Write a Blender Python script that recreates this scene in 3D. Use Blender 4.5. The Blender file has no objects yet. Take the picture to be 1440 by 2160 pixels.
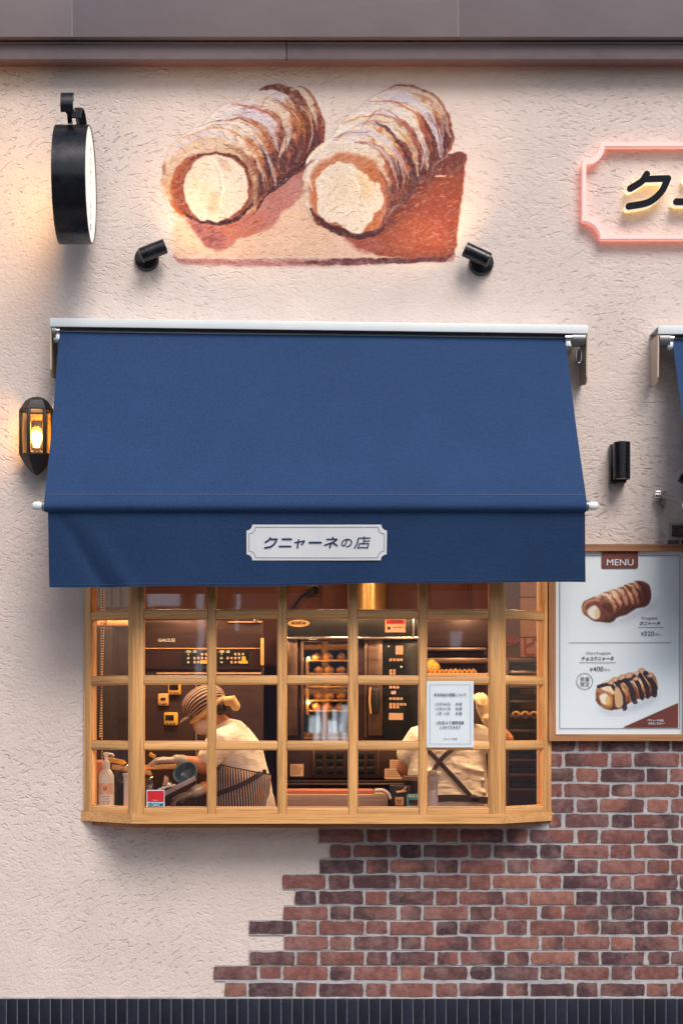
import bpy, bmesh, math, random
import numpy as np
from mathutils import Vector, Matrix
from mathutils.bvhtree import BVHTree

random.seed(7)
SC = bpy.context.scene
COL = SC.collection
R = math.radians

# ------------------------------------------------------------------ camera, sky, sun, exposure
CD, CZ = 8.6, 1.5            # camera distance from the wall, eye height (m)
cam_d = bpy.data.cameras.new('camera')
cam = bpy.data.objects.new('camera', cam_d); COL.objects.link(cam)
cam.location = (0, -CD, CZ); cam.rotation_euler = (R(90), 0, 0)
cam_d.sensor_fit = 'HORIZONTAL'; cam_d.sensor_width = 36
cam_d.lens = 36 * CD / (1440 / 430.0)
cam_d.shift_x = (720 - 568) / 1440.0
cam_d.shift_y = (1510 - 1080) / 1440.0
cam_d.clip_end = 400
cam_d.dof.use_dof = True; cam_d.dof.focus_distance = 8.45; cam_d.dof.aperture_fstop = 5.0
SC.camera = cam

SUN_EL, SUN_AZ = R(48), R(18)     # azimuth measured from straight behind the camera towards its right
wd = bpy.data.worlds.new('World'); SC.world = wd; wd.use_nodes = True
nt = wd.node_tree; bg = nt.nodes['Background']
sky = nt.nodes.new('ShaderNodeTexSky'); sky.sky_type = 'NISHITA'; sky.sun_disc = False
sky.sun_elevation = SUN_EL; sky.sun_rotation = R(180) - SUN_AZ
sky.air_density = 1.0; sky.dust_density = 3.0
nt.links.new(sky.outputs[0], bg.inputs[0]); bg.inputs[1].default_value = 0.072
sun_d = bpy.data.lights.new('sun', 'SUN'); sun_d.energy = 1.3; sun_d.angle = R(28); sun_d.color = (1, 0.94, 0.90)
sun = bpy.data.objects.new('sun', sun_d); COL.objects.link(sun)
sdir = Vector((math.sin(SUN_AZ) * math.cos(SUN_EL), -math.cos(SUN_AZ) * math.cos(SUN_EL), math.sin(SUN_EL)))
sun.rotation_euler = sdir.to_track_quat('Z', 'Y').to_euler()
sun.location = sdir * 20
SC.view_settings.view_transform = 'Standard'; SC.view_settings.look = 'None'
SC.view_settings.exposure = 0.85; SC.view_settings.gamma = 1
SC.cycles.use_denoising = True
SC.cycles.max_bounces = 10; SC.cycles.transparent_max_bounces = 16
SC.cycles.sample_clamp_indirect = 6

# ------------------------------------------------------------------ helpers
def fx(px, y=0.0): return (px - 568) / 430.0 * (CD + y) / CD      # photo column -> world x on the plane at depth y
def fz(py, y=0.0): return CZ + (1510 - py) / 430.0 * (CD + y) / CD
def P(px, py, y=0.0): return Vector((fx(px, y), y, fz(py, y)))

def lin(c):
    c = np.asarray(c, float) / 255.0
    return np.where(c <= 0.04045, c / 12.92, ((c + 0.055) / 1.055) ** 2.4)
def L(r, g, b, k=1.0):
    v = lin((r, g, b)) * k
    return (float(v[0]), float(v[1]), float(v[2]), 1.0)

def tag(o, label=None, cat=None, group=None, kind=None):
    if label: o['label'] = label
    if cat: o['category'] = cat
    if group: o['group'] = group
    if kind: o['kind'] = kind
    return o
def thing(name, label, cat, loc=(0, 0, 0), group=None):
    o = bpy.data.objects.new(name, None); COL.objects.link(o)
    o.empty_display_size = 0.1; o.location = loc
    return tag(o, label, cat, group)
def wloc(o):
    v = Vector((0, 0, 0))
    while o: v += o.location; o = o.parent
    return v

class MB:
    """collects shapes and links them as one mesh object"""
    def __init__(s): s.v = []; s.f = []; s.g = []; s.c = []; s.sm = []
    def add(s, vs, fs, grain=None, col=None, smooth=False):
        b = len(s.v)
        s.v += [tuple(v) for v in vs]
        s.g += [tuple(g) for g in (grain if grain is not None else vs)]
        if col is None: s.c += [(1, 1, 1, 1)] * len(vs)
        elif len(col) == len(vs) and not isinstance(col[0], (int, float)): s.c += [tuple(c) for c in col]
        else: s.c += [tuple(col)] * len(vs)
        for f in fs: s.f.append(tuple(i + b for i in f)); s.sm.append(smooth)
        return s
    def box(s, c, size, rot=None, bev=0.0, col=None, off=None):
        bm = bmesh.new(); bmesh.ops.create_cube(bm, size=1)
        for v in bm.verts: v.co = Vector((v.co.x * size[0], v.co.y * size[1], v.co.z * size[2]))
        if bev > 0:
            bmesh.ops.bevel(bm, geom=list(bm.edges), offset=min(bev, min(size) * .45), segments=2, affect='EDGES', profile=.5)
        ax = sorted(range(3), key=lambda i: -size[i])
        o = off if off is not None else (random.random() * 9, random.random() * 9, random.random() * 9)
        vs, gs = [], []
        bm.verts.index_update()
        for v in bm.verts:
            gs.append((v.co[ax[0]] + o[0], v.co[ax[1]] + o[1], v.co[ax[2]] + o[2]))
            p = v.co if rot is None else rot @ v.co
            vs.append(p + Vector(c))
        fs = [[v.index for v in f.verts] for f in bm.faces]; bm.free()
        return s.add(vs, fs, gs, col, bev > 0)
    def bar(s, a, b, w, h, bev=0.0, up=(0, 0, 1), col=None):
        a, b = Vector(a), Vector(b); d = b - a; x = d.normalized()
        u = Vector(up); y = u.cross(x)
        if y.length < 1e-4: y = Vector((0, 1, 0)).cross(x)
        y.normalize(); z = x.cross(y)
        return s.box((a + b) / 2, (d.length, w, h), Matrix((x, y, z)).transposed(), bev, col)
    def prism(s, poly, y0, y1, col=None, smooth=False, off=None):
        n = len(poly)
        o = off or (random.random() * 9, random.random() * 9)
        vs = [(x, y0, z) for x, z in poly] + [(x, y1, z) for x, z in poly]
        gs = [(v[0] + o[0], v[2] + o[1], v[1]) for v in vs]
        ar = sum(poly[i][0] * poly[(i + 1) % n][1] - poly[(i + 1) % n][0] * poly[i][1] for i in range(n))
        fs = [list(range(n)), list(range(2 * n - 1, n - 1, -1))] + [[i, i + n, (i + 1) % n + n, (i + 1) % n] for i in range(n)]
        if (ar > 0) != (y0 < y1): fs = [f[::-1] for f in fs]
        return s.add(vs, fs, gs, col, smooth)
    def flat(s, poly, y, col=None):
        n = len(poly)
        ar = sum(poly[i][0] * poly[(i + 1) % n][1] - poly[(i + 1) % n][0] * poly[i][1] for i in range(n))
        p = poly if ar > 0 else poly[::-1]
        return s.add([(x, y, z) for x, z in p], [list(range(n))], None, col)
    def tube(s, path, r, n=10, caps=True, flat=1.0, col=None, round_ends=False):
        path = [Vector(p) for p in path]; m = len(path)
        rs = list(r) if hasattr(r, '__len__') else [r] * m
        if round_ends:
            d0 = (path[0] - path[1]).normalized(); d1 = (path[-1] - path[-2]).normalized()
            pre = [(path[0] + d0 * rs[0] * math.sin(a), rs[0] * math.cos(a)) for a in (R(88), R(60), R(30))]
            post = [(path[-1] + d1 * rs[-1] * math.sin(a), rs[-1] * math.cos(a)) for a in (R(30), R(60), R(88))]
            path = [p for p, _ in pre] + path + [p for p, _ in post]
            rs = [q for _, q in pre] + rs + [q for _, q in post]; m = len(path)
        t0 = (path[1] - path[0]).normalized()
        ref = Vector((0, 0, 1)) if abs(t0.z) < .9 else Vector((0, 1, 0))
        nx = t0.cross(ref).normalized()
        vs = []; gs = []; d = 0
        for i in range(m):
            t = (path[min(i + 1, m - 1)] - path[max(i - 1, 0)]).normalized()
            nx = (nx - t * nx.dot(t)).normalized(); ny = t.cross(nx)
            if i: d += (path[i] - path[i - 1]).length
            for k in range(n):
                a = 2 * math.pi * k / n
                vs.append(path[i] + nx * rs[i] * math.cos(a) + ny * rs[i] * flat * math.sin(a))
                gs.append((d, a * rs[i], 0))
        fs = [[i * n + k, i * n + (k + 1) % n, (i + 1) * n + (k + 1) % n, (i + 1) * n + k] for i in range(m - 1) for k in range(n)]
        if caps: fs += [list(range(n))[::-1], [(m - 1) * n + k for k in range(n)]]
        return s.add(vs, fs, gs, col, True)
    def lathe(s, prof, c, n=24, rot=None, col=None, a0=0, a1=2 * math.pi):
        full = abs(a1 - a0 - 2 * math.pi) < 1e-6
        vs = []; m = len(prof); k_ = n if full else n + 1
        for r, z in prof:
            for k in range(k_):
                a = a0 + (a1 - a0) * k / n
                p = Vector((r * math.cos(a), r * math.sin(a), z))
                vs.append((rot @ p if rot is not None else p) + Vector(c))
        fs = [[i * k_ + k, i * k_ + (k + 1) % k_, (i + 1) * k_ + (k + 1) % k_, (i + 1) * k_ + k] for i in range(m - 1) for k in range(n)]
        return s.add(vs, fs, None, col, True)
    def ball(s, c, r, n=12, rot=None, col=None):
        rr = r if hasattr(r, '__len__') else (r, r, r)
        vs = []; h = n // 2 + 1
        for i in range(h + 1):
            t = math.pi * i / h
            for k in range(n):
                a = 2 * math.pi * k / n
                p = Vector((rr[0] * math.sin(t) * math.cos(a), rr[1] * math.sin(t) * math.sin(a), rr[2] * math.cos(t)))
                vs.append((rot @ p if rot is not None else p) + Vector(c))
        fs = [[i * n + k, (i + 1) * n + k, (i + 1) * n + (k + 1) % n, i * n + (k + 1) % n] for i in range(h) for k in range(n)]
        return s.add(vs, fs, None, col, True)
    def grid(s, fn, nu, nv, col=None, thick=0.0):
        vs = [fn(i / nu, j / nv) for j in range(nv + 1) for i in range(nu + 1)]
        w = nu + 1
        fs = [[j * w + i, j * w + i + 1, (j + 1) * w + i + 1, (j + 1) * w + i] for j in range(nv) for i in range(nu)]
        gs = [(i / nu, j / nv, 0) for j in range(nv + 1) for i in range(nu + 1)]
        return s.add(vs, fs, gs, col, True)
    def merge(s, me, mtx=None, col=None):
        vs = [mtx @ v.co if mtx else v.co.copy() for v in me.vertices]
        return s.add(vs, [list(p.vertices) for p in me.polygons], None, col)
    def build(s, name, mat, parent=None, origin=None, sharp=40, recalc=False, weld=False, label=None):
        me = bpy.data.meshes.new(name)
        off = wloc(parent) if parent else Vector((0, 0, 0))
        va = np.array(s.v, float)
        if parent is None:
            lo, hi = va.min(0), va.max(0)
            o3 = Vector(origin) if origin else Vector(((lo[0] + hi[0]) / 2, (lo[1] + hi[1]) / 2, lo[2]))
        else: o3 = Vector((0, 0, 0))
        va = va - np.array(off + o3)
        me.from_pydata(va.tolist(), [], s.f)
        at = me.attributes.new('gr', 'FLOAT_VECTOR', 'POINT'); at.data.foreach_set('vector', np.array(s.g, np.float32).ravel())
        at = me.attributes.new('col', 'FLOAT_COLOR', 'POINT'); at.data.foreach_set('color', np.array(s.c, np.float32).ravel())
        me.polygons.foreach_set('use_smooth', np.array(s.sm, bool))
        if recalc or weld:
            bm = bmesh.new(); bm.from_mesh(me)
            if weld: bmesh.ops.remove_doubles(bm, verts=bm.verts, dist=1e-5)
            bmesh.ops.recalc_face_normals(bm, faces=bm.faces); bm.to_mesh(me); bm.free()
        me.update()
        if any(s.sm) and sharp: me.set_sharp_from_angle(angle=R(sharp))
        o = bpy.data.objects.new(name, me); COL.objects.link(o)
        o.location = o3
        if parent: o.parent = parent
        if mat: me.materials.append(mat)
        if label: o['label'] = label
        return o

def remeshed(mb, name, mat, parent=None, voxel=0.01, smooth=6, origin=None, label=None, sub=0):
    """fuse the overlapping pieces of mb into one continuous skin"""
    o = mb.build(name, mat, parent, origin, sharp=0, recalc=True)
    m = o.modifiers.new('r', 'REMESH'); m.mode = 'VOXEL'; m.voxel_size = voxel
    k = o.modifiers.new('s', 'SMOOTH'); k.iterations = smooth; k.factor = .5
    dg = bpy.context.evaluated_depsgraph_get()
    me = bpy.data.meshes.new_from_object(o.evaluated_get(dg))
    o.modifiers.clear(); old = o.data; o.data = me; bpy.data.meshes.remove(old); me.name = name
    if not me.materials: me.materials.append(mat)
    me.polygons.foreach_set('use_smooth', np.ones(len(me.polygons), bool)); me.update()
    if label: o['label'] = label
    return o

_cv = bpy.data.curves.new('txt', 'FONT'); _co = bpy.data.objects.new('txt', _cv); COL.objects.link(_co)
def text(mb, s, c, size, y, bold=0.0, shear=0.0, extrude=0.0, align='CENTER', width=None, spacing=1.0, col=None, mirror=False, rot=None):
    """lay lettering flat on the plane at depth y, centred on (x, z) = c"""
    _cv.body = s; _cv.size = 1; _cv.offset = bold; _cv.shear = shear; _cv.extrude = extrude / size
    _cv.space_character = spacing; _cv.align_x = 'LEFT'; _cv.align_y = 'BOTTOM_BASELINE'; _cv.resolution_u = 3
    bpy.context.view_layer.update()
    me = bpy.data.meshes.new_from_object(_co.evaluated_get(bpy.context.evaluated_depsgraph_get()))
    a = np.array([v.co[:] for v in me.vertices]) if len(me.vertices) else np.zeros((1, 3))
    lo, hi = a.min(0), a.max(0)
    kx = kz = size
    if width: kx = width / (hi[0] - lo[0])
    mx = (lo[0] + hi[0]) / 2 if align == 'CENTER' else (lo[0] if align == 'LEFT' else hi[0])
    vs = []
    for v in me.vertices:
        dx = (v.co.x - mx) * kx; dz = (v.co.y - 0.36) * kz
        if mirror: dx = -dx
        p = Vector((c[0] + dx, y - v.co.z * size, c[1] + dz))
        if rot is not None: p = rot @ p
        vs.append(p)
    fs = [list(p.vertices) for p in me.polygons]
    if mirror: fs = [f[::-1] for f in fs]
    bpy.data.meshes.remove(me)
    return mb.add(vs, fs, None, col)

def stroke_poly(pts, w, caps=7, n=None):
    """outline of a round-ended brush stroke along 2D points"""
    pts = [Vector((p[0], p[1])) for p in pts]
    m = len(pts); ws = list(w) if hasattr(w, '__len__') else [w] * m
    left, right = [], []
    for i in range(m):
        if i == 0: t = pts[1] - pts[0]
        elif i == m - 1: t = pts[-1] - pts[-2]
        else: t = (pts[i + 1] - pts[i]).normalized() + (pts[i] - pts[i - 1]).normalized()
        t.normalize(); nn = Vector((-t.y, t.x)); h = ws[i] / 2
        left.append(pts[i] + nn * h); right.append(pts[i] - nn * h)
    def cap(c, frm, h):
        a0 = math.atan2(frm.y - c.y, frm.x - c.x)
        return [c + Vector((math.cos(a0 - math.pi * k / caps), math.sin(a0 - math.pi * k / caps))) * h for k in range(1, caps)]
    out = left + cap(pts[-1], left[-1], ws[-1] / 2) + right[::-1] + cap(pts[0], right[0], ws[0] / 2)
    return [(p.x, p.y) for p in out]
def curve2(pts, n=6, closed=False):
    """Catmull-Rom through 2D or 3D points"""
    P_ = [np.array(p, float) for p in pts]; m = len(P_); out = []
    for i in range(m if closed else m - 1):
        if closed: a, b, c, d = P_[(i - 1) % m], P_[i], P_[(i + 1) % m], P_[(i + 2) % m]
        else: a, b, c, d = P_[max(i - 1, 0)], P_[i], P_[i + 1], P_[min(i + 2, m - 1)]
        for k in range(n):
            t = k / n
            out.append(.5 * (2 * b + (c - a) * t + (2 * a - 5 * b + 4 * c - d) * t * t + (3 * b - a - 3 * c + d) * t ** 3))
    if not closed: out.append(P_[-1])
    return [tuple(p) for p in out]

# the shop name as brush strokes: (width, points) per stroke, x right, y down, one cap height about 100 units
GLYPHS = [
 [(17, curve2([(270, 205), (255, 226), (223, 246)])), (16, [(265, 219), (331, 217)]), (17, curve2([(330, 218), (312, 255), (276, 285), (219, 297)]))],
 [(17, [(385, 217), (468, 217)]), (17, [(355, 284), (462, 284)])],
 [(14, curve2([(503, 248), (550, 242), (592, 232)])), (14, curve2([(592, 233), (584, 250), (566, 268)])), (15, [(537, 224), (527, 296)])],
 [(17, [(640, 248), (750, 248)])],
 [(15, [(860, 201), (866, 212)]), (14, [(806, 219), (901, 217)]), (15, curve2([(900, 218), (862, 246), (786, 272)])), (15, [(850, 250), (833, 294)]), (15, curve2([(868, 256), (886, 264), (901, 276)]))],
 [(12, curve2([(996, 222), (984, 258), (966, 278), (948, 262), (960, 234), (996, 218), (1028, 226), (1040, 248), (1026, 274), (992, 287)]))],
 [(12, [(1159, 196), (1158, 206)]), (11, [(1104, 208), (1213, 206)]), (13, curve2([(1104, 209), (1092, 256), (1069, 298)])), (11, [(1160, 217), (1150, 258)]), (10, [(1157, 236), (1209, 233)]),
  (11, [(1112, 259), (1201, 257)]), (12, [(1112, 260), (1100, 300)]), (12, [(1201, 258), (1190, 300)]), (10, [(1104, 294), (1190, 294)])],
]
# ------------------------------------------------------------------ materials
def nodes(name):
    m = bpy.data.materials.new(name); m.use_nodes = True
    t = m.node_tree; b = t.nodes['Principled BSDF']
    return m, t, b
def N(t, kind, **kw):
    n = t.nodes.new('ShaderNode' + kind)
    for k, v in kw.items():
        if k.startswith('i_'):
            key = k[2:]; n.inputs[int(key) if key.isdigit() else key.replace('_', ' ')].default_value = v
        else: setattr(n, k, v)
    return n
def ramp(t, fac, stops, interp='LINEAR'):
    r = N(t, 'ValToRGB'); e = r.color_ramp.elements; r.color_ramp.interpolation = interp
    while len(e) > 1: e.remove(e[-1])
    e[0].position = stops[0][0]; e[0].color = stops[0][1]
    for p, c in stops[1:]:
        x = e.new(p); x.color = c
    t.links.new(fac, r.inputs[0]); return r.outputs[0]
def math_(t, op, a, b=None):
    n = N(t, 'Math', operation=op)
    for i, q in enumerate((a, b)):
        if q is None: continue
        if isinstance(q, (int, float)): n.inputs[i].default_value = q
        else: t.links.new(q, n.inputs[i])
    return n.outputs[0]
def mix(t, fac, a, b, mode='MIX'):
    n = N(t, 'Mix', data_type='RGBA', blend_type=mode)
    for i, q in ((0, fac), (6, a), (7, b)):
        if hasattr(q, 'is_linked') or hasattr(q, 'links'): t.links.new(q, n.inputs[i])
        else: n.inputs[i].default_value = q
    return n.outputs[2]
def g1(v): return (v, v, v, 1)

def simple(name, col, rough=.5, metal=0.0, var=.12, vs=6.0, bump=0.0, bs=80, bd=.004, spec=.5, attr=None, emit=None, estr=0, coat=0, stretch=None, sheen=0):
    m, t, b = nodes(name)
    pos = N(t, 'NewGeometry').outputs['Position']
    if stretch:
        mp = N(t, 'Mapping'); mp.inputs['Scale'].default_value = stretch; t.links.new(pos, mp.inputs[0]); pos = mp.outputs[0]
    nz = N(t, 'TexNoise', i_Scale=vs, i_Detail=5.0, i_Roughness=.6); t.links.new(pos, nz.inputs['Vector'])
    base = tuple(col[:3]) + (1,)
    if attr:
        a = N(t, 'Attribute', attribute_name=attr); src = a.outputs['Color']
    else:
        src = N(t, 'RGB').outputs[0]; src.default_value = base
    f = ramp(t, nz.outputs[0], [(.3, g1(1 - var)), (.7, g1(1 + var))])
    c = mix(t, 1.0, src, f, 'MULTIPLY')
    t.links.new(c, b.inputs['Base Color'])
    b.inputs['Roughness'].default_value = rough; b.inputs['Metallic'].default_value = metal
    b.inputs['Specular IOR Level'].default_value = spec; b.inputs['Coat Weight'].default_value = coat
    b.inputs['Sheen Weight'].default_value = sheen
    rr = ramp(t, nz.outputs[0], [(.3, g1(max(rough - .08, .03))), (.75, g1(min(rough + .1, 1)))]); t.links.new(rr, b.inputs['Roughness'])
    if bump:
        n2 = N(t, 'TexNoise', i_Scale=bs, i_Detail=4.0); t.links.new(pos, n2.inputs['Vector'])
        bp = N(t, 'Bump', i_Strength=bump, i_Distance=bd); t.links.new(n2.outputs[0], bp.inputs['Height']); t.links.new(bp.outputs[0], b.inputs['Normal'])
    if emit:
        b.inputs['Emission Color'].default_value = tuple(emit[:3]) + (1,); b.inputs['Emission Strength'].default_value = estr
    return m

def stucco_nodes(t, b, base_socket, bump_k=1.0):
    pos = N(t, 'NewGeometry').outputs['Position']
    big = N(t, 'TexNoise', i_Scale=1.3, i_Detail=2.0); t.links.new(pos, big.inputs['Vector'])
    warp = N(t, 'TexNoise', i_Scale=9.0, i_Detail=2.0); t.links.new(pos, warp.inputs['Vector'])
    wv = N(t, 'VectorMath', operation='MULTIPLY_ADD'); wv.inputs[1].default_value = (.05, .05, .05)
    t.links.new(warp.outputs['Color'], wv.inputs[0]); t.links.new(pos, wv.inputs[2])
    hs = []
    for ang, seed, sc in ((30, 0.0, (22, 1, 58)), (-16, 7.3, (25, 1, 66))):
        mp = N(t, 'Mapping'); mp.inputs['Rotation'].default_value = (0, R(ang), 0)
        mp2 = N(t, 'Mapping'); mp2.inputs['Scale'].default_value = sc; mp2.inputs['Location'].default_value = (seed, seed, seed)
        t.links.new(wv.outputs[0], mp.inputs[0]); t.links.new(mp.outputs[0], mp2.inputs[0])
        n = N(t, 'TexNoise', i_Scale=1.0, i_Detail=1.5, i_Roughness=.5); t.links.new(mp2.outputs[0], n.inputs['Vector'])
        hs.append(ramp(t, n.outputs[0], [(.58, g1(0)), (.67, g1(1)), (.70, g1(.85)), (.86, g1(0.0))]))
    msk = ramp(t, big.outputs[0], [(.42, g1(0)), (.58, g1(1))])
    pit = mix(t, msk, hs[0], hs[1])
    fine = N(t, 'TexNoise', i_Scale=110.0, i_Detail=4.0, i_Roughness=.65); t.links.new(pos, fine.inputs['Vector'])
    mid = N(t, 'TexNoise', i_Scale=48.0, i_Detail=3.0); t.links.new(pos, mid.inputs['Vector'])
    # how deep the trowel marks are differs over the wall
    dep = N(t, 'TexNoise', i_Scale=.9, i_Detail=1.0); mpd = N(t, 'Mapping'); mpd.inputs['Location'].default_value = (3, 0, 1.7)
    t.links.new(pos, mpd.inputs[0]); t.links.new(mpd.outputs[0], dep.inputs['Vector'])
    depth = ramp(t, dep.outputs[0], [(.35, g1(.2)), (.62, g1(.85))])
    h = math_(t, 'MULTIPLY', pit, depth)
    h = math_(t, 'MULTIPLY', h, -1.0)
    h = math_(t, 'ADD', h, math_(t, 'MULTIPLY', fine.outputs[0], .6))
    h = math_(t, 'ADD', h, math_(t, 'MULTIPLY', mid.outputs[0], .6))
    bp = N(t, 'Bump', i_Strength=1.0, i_Distance=.0062 * bump_k); t.links.new(h, bp.inputs['Height'])
    t.links.new(bp.outputs[0], b.inputs['Normal'])
    mot = N(t, 'TexNoise', i_Scale=5.0, i_Detail=6.0, i_Roughness=.7); t.links.new(pos, mot.inputs['Vector'])
    blot = mix(t, 1.0, ramp(t, big.outputs[0], [(.3, g1(.94)), (.7, g1(1.03))]), ramp(t, mot.outputs[0], [(.3, (.94, .925, .915, 1)), (.62, g1(1.02))]), 'MULTIPLY')
    c = mix(t, 1.0, base_socket, blot, 'MULTIPLY')
    t.links.new(c, b.inputs['Base Color'])
    b.inputs['Roughness'].default_value = .9; b.inputs['Specular IOR Level'].default_value = .2

WALL = (.735, .632, .575, 1)
m_stucco, t, b = nodes('stucco'); rgb = N(t, 'RGB'); rgb.outputs[0].default_value = WALL; stucco_nodes(t, b, rgb.outputs[0])
m_mural, t, b = nodes('mural_paint'); at = N(t, 'Attribute', attribute_name='col'); stucco_nodes(t, b, at.outputs['Color'], 1.0)
m_print = simple('printed_sheet', (1, 1, 1), .8, attr='col', var=.02)

def wood(name, light, dark, rough=.42):
    m, t, b = nodes(name)
    a = N(t, 'Attribute', attribute_name='gr')
    mp = N(t, 'Mapping'); mp.inputs['Scale'].default_value = (1.6, 30, 30); t.links.new(a.outputs['Vector'], mp.inputs[0])
    w = N(t, 'TexNoise', i_Scale=1.0, i_Detail=6.0, i_Roughness=.62, i_Distortion=.8); t.links.new(mp.outputs[0], w.inputs['Vector'])
    mp2 = N(t, 'Mapping'); mp2.inputs['Scale'].default_value = (4, 160, 160); t.links.new(a.outputs['Vector'], mp2.inputs[0])
    f = N(t, 'TexNoise', i_Scale=1.0, i_Detail=3.0); t.links.new(mp2.outputs[0], f.inputs['Vector'])
    lowm = N(t, 'Mapping'); lowm.inputs['Scale'].default_value = (.6, 4, 4); t.links.new(a.outputs['Vector'], lowm.inputs[0])
    lw = N(t, 'TexNoise', i_Scale=1.0, i_Detail=1.0); t.links.new(lowm.outputs[0], lw.inputs['Vector'])
    c = ramp(t, w.outputs[0], [(.33, dark), (.5, tuple((np.array(light) * .6 + np.array(dark) * .4))), (.66, light)])
    pores = ramp(t, f.outputs[0], [(.36, g1(.62)), (.48, g1(1))])
    c = mix(t, .8, c, pores, 'MULTIPLY')
    tone = ramp(t, lw.outputs[0], [(.3, g1(.82)), (.7, g1(1.14))])
    c = mix(t, 1.0, c, tone, 'MULTIPLY')
    t.links.new(c, b.inputs['Base Color'])
    b.inputs['Roughness'].default_value = rough
    bp = N(t, 'Bump', i_Strength=.25, i_Distance=.002); t.links.new(f.outputs[0], bp.inputs['Height']); t.links.new(bp.outputs[0], b.inputs['Normal'])
    return m
m_oak = wood('oak', (.85, .46, .175, 1), (.68, .335, .115, 1))
m_frame_wood = wood('frame_wood', (.47, .23, .105, 1), (.29, .125, .055, 1))
m_board = wood('pale_board', (.36, .23, .15, 1), (.25, .145, .09, 1), .6)

m_brick, t, b = nodes('brick')
at = N(t, 'Attribute', attribute_name='col'); pos = N(t, 'NewGeometry').outputs['Position']
n1 = N(t, 'TexNoise', i_Scale=28.0, i_Detail=5.0, i_Roughness=.7); t.links.new(pos, n1.inputs['Vector'])
n2 = N(t, 'TexNoise', i_Scale=190.0, i_Detail=3.0); t.links.new(pos, n2.inputs['Vector'])
c = mix(t, 1.0, at.outputs['Color'], ramp(t, n1.outputs[0], [(.3, g1(.72)), (.7, g1(1.28))]), 'MULTIPLY')
c = mix(t, 1.0, c, ramp(t, n2.outputs[0], [(.3, g1(.75)), (.7, g1(1.2))]), 'MULTIPLY')
dust = N(t, 'TexNoise', i_Scale=7.0, i_Detail=6.0, i_Roughness=.75); t.links.new(pos, dust.inputs['Vector'])
c = mix(t, ramp(t, dust.outputs[0], [(.47, g1(0)), (.74, g1(.55))]), c, (.36, .245, .215, 1))
t.links.new(c, b.inputs['Base Color']); b.inputs['Roughness'].default_value = .85; b.inputs['Specular IOR Level'].default_value = .25
hh = math_(t, 'ADD', n1.outputs[0], math_(t, 'MULTIPLY', n2.outputs[0], .5))
bp = N(t, 'Bump', i_Strength=.8, i_Distance=.004); t.links.new(hh, bp.inputs['Height']); t.links.new(bp.outputs[0], b.inputs['Normal'])
m_mortar = simple('mortar', (.43, .42, .425), .95, var=.22, vs=14, bump=1.0, bs=130, spec=.15)
m_tile, t, b = nodes('plinth_tile')
at = N(t, 'Attribute', attribute_name='col'); pos = N(t, 'NewGeometry').outputs['Position']
n1 = N(t, 'TexNoise', i_Scale=30.0, i_Detail=5.0); t.links.new(pos, n1.inputs['Vector'])
c = mix(t, 1.0, at.outputs['Color'], ramp(t, n1.outputs[0], [(.3, g1(.8)), (.7, g1(1.2))]), 'MULTIPLY'); t.links.new(c, b.inputs['Base Color'])
b.inputs['Roughness'].default_value = .5; b.inputs['Specular IOR Level'].default_value = .22
bp = N(t, 'Bump', i_Strength=.3, i_Distance=.003); t.links.new(n1.outputs[0], bp.inputs['Height']); t.links.new(bp.outputs[0], b.inputs['Normal'])
m_grout = simple('grout', (.14, .155, .20), .9, var=.2, vs=40, bump=.4)

def fabric(name, col):
    m, t, b = nodes(name)
    pos = N(t, 'NewGeometry').outputs['Position']
    nz = N(t, 'TexNoise', i_Scale=190.0, i_Detail=3.0, i_Roughness=.7); t.links.new(pos, nz.inputs['Vector'])
    lo = N(t, 'TexNoise', i_Scale=3.0, i_Detail=4.0); t.links.new(pos, lo.inputs['Vector'])
    c = mix(t, 1.0, tuple(col) + (1,), ramp(t, nz.outputs[0], [(.3, g1(.72)), (.7, g1(1.3))]), 'MULTIPLY')
    c = mix(t, 1.0, c, ramp(t, lo.outputs[0], [(.3, g1(.94)), (.7, g1(1.06))]), 'MULTIPLY')
    t.links.new(c, b.inputs['Base Color']); b.inputs['Roughness'].default_value = .85; b.inputs['Specular IOR Level'].default_value = .2
    b.inputs['Sheen Weight'].default_value = .12; b.inputs['Sheen Tint'].default_value = (.3, .5, .9, 1)
    h = math_(t, 'ADD', nz.outputs[0], math_(t, 'MULTIPLY', lo.outputs[0], 4.0))
    bp = N(t, 'Bump', i_Strength=.35, i_Distance=.0015); t.links.new(h, bp.inputs['Height']); t.links.new(bp.outputs[0], b.inputs['Normal'])
    return m
m_navy = fabric('navy_canvas', (.0215, .054, .138))
m_navy_ink = simple('navy_ink', (.022, .055, .14), .6)
m_patch = simple('white_vinyl', (.90, .93, .95), .5, var=.03)
m_alu = simple('painted_aluminium', (.76, .81, .81), .4, var=.04, spec=.4)
m_beige = simple('beige_metal', (.58, .47, .36), .5, var=.06)
m_brown_metal = simple('brown_bracket', (.20, .13, .115), .5, var=.08)
m_grey_metal = simple('grey_metal', (.2, .2, .21), .4, .6, var=.1)
m_chrome = simple('bright_metal', (.7, .7, .7), .22, 1.0, var=.06)
m_black = simple('black_paint', (.008, .009, .013), .26, var=.15, vs=20, bump=.06, spec=.42)
m_black_rough = simple('black_cast_iron', (.014, .013, .014), .5, var=.25, vs=30, bump=.4, bs=120)
m_fascia = simple('painted_sheet', (.185, .152, .165), .5, var=.05, vs=2.2, bump=.6, bs=1.7, bd=.03, spec=.4)
m_flash = simple('painted_flashing', (.16, .122, .13), .55, var=.10, vs=5, bump=.6, bs=6, bd=.02)
m_soffit = simple('soffit_paint', (.22, .11, .09), .7)
m_dark = simple('dark_plastic', (.012, .012, .014), .45)
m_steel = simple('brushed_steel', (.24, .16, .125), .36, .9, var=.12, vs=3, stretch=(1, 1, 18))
m_steel_dark = simple('dark_steel', (.058, .030, .028), .40, .5, var=.15, vs=3, stretch=(1, 1, 14))
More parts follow.
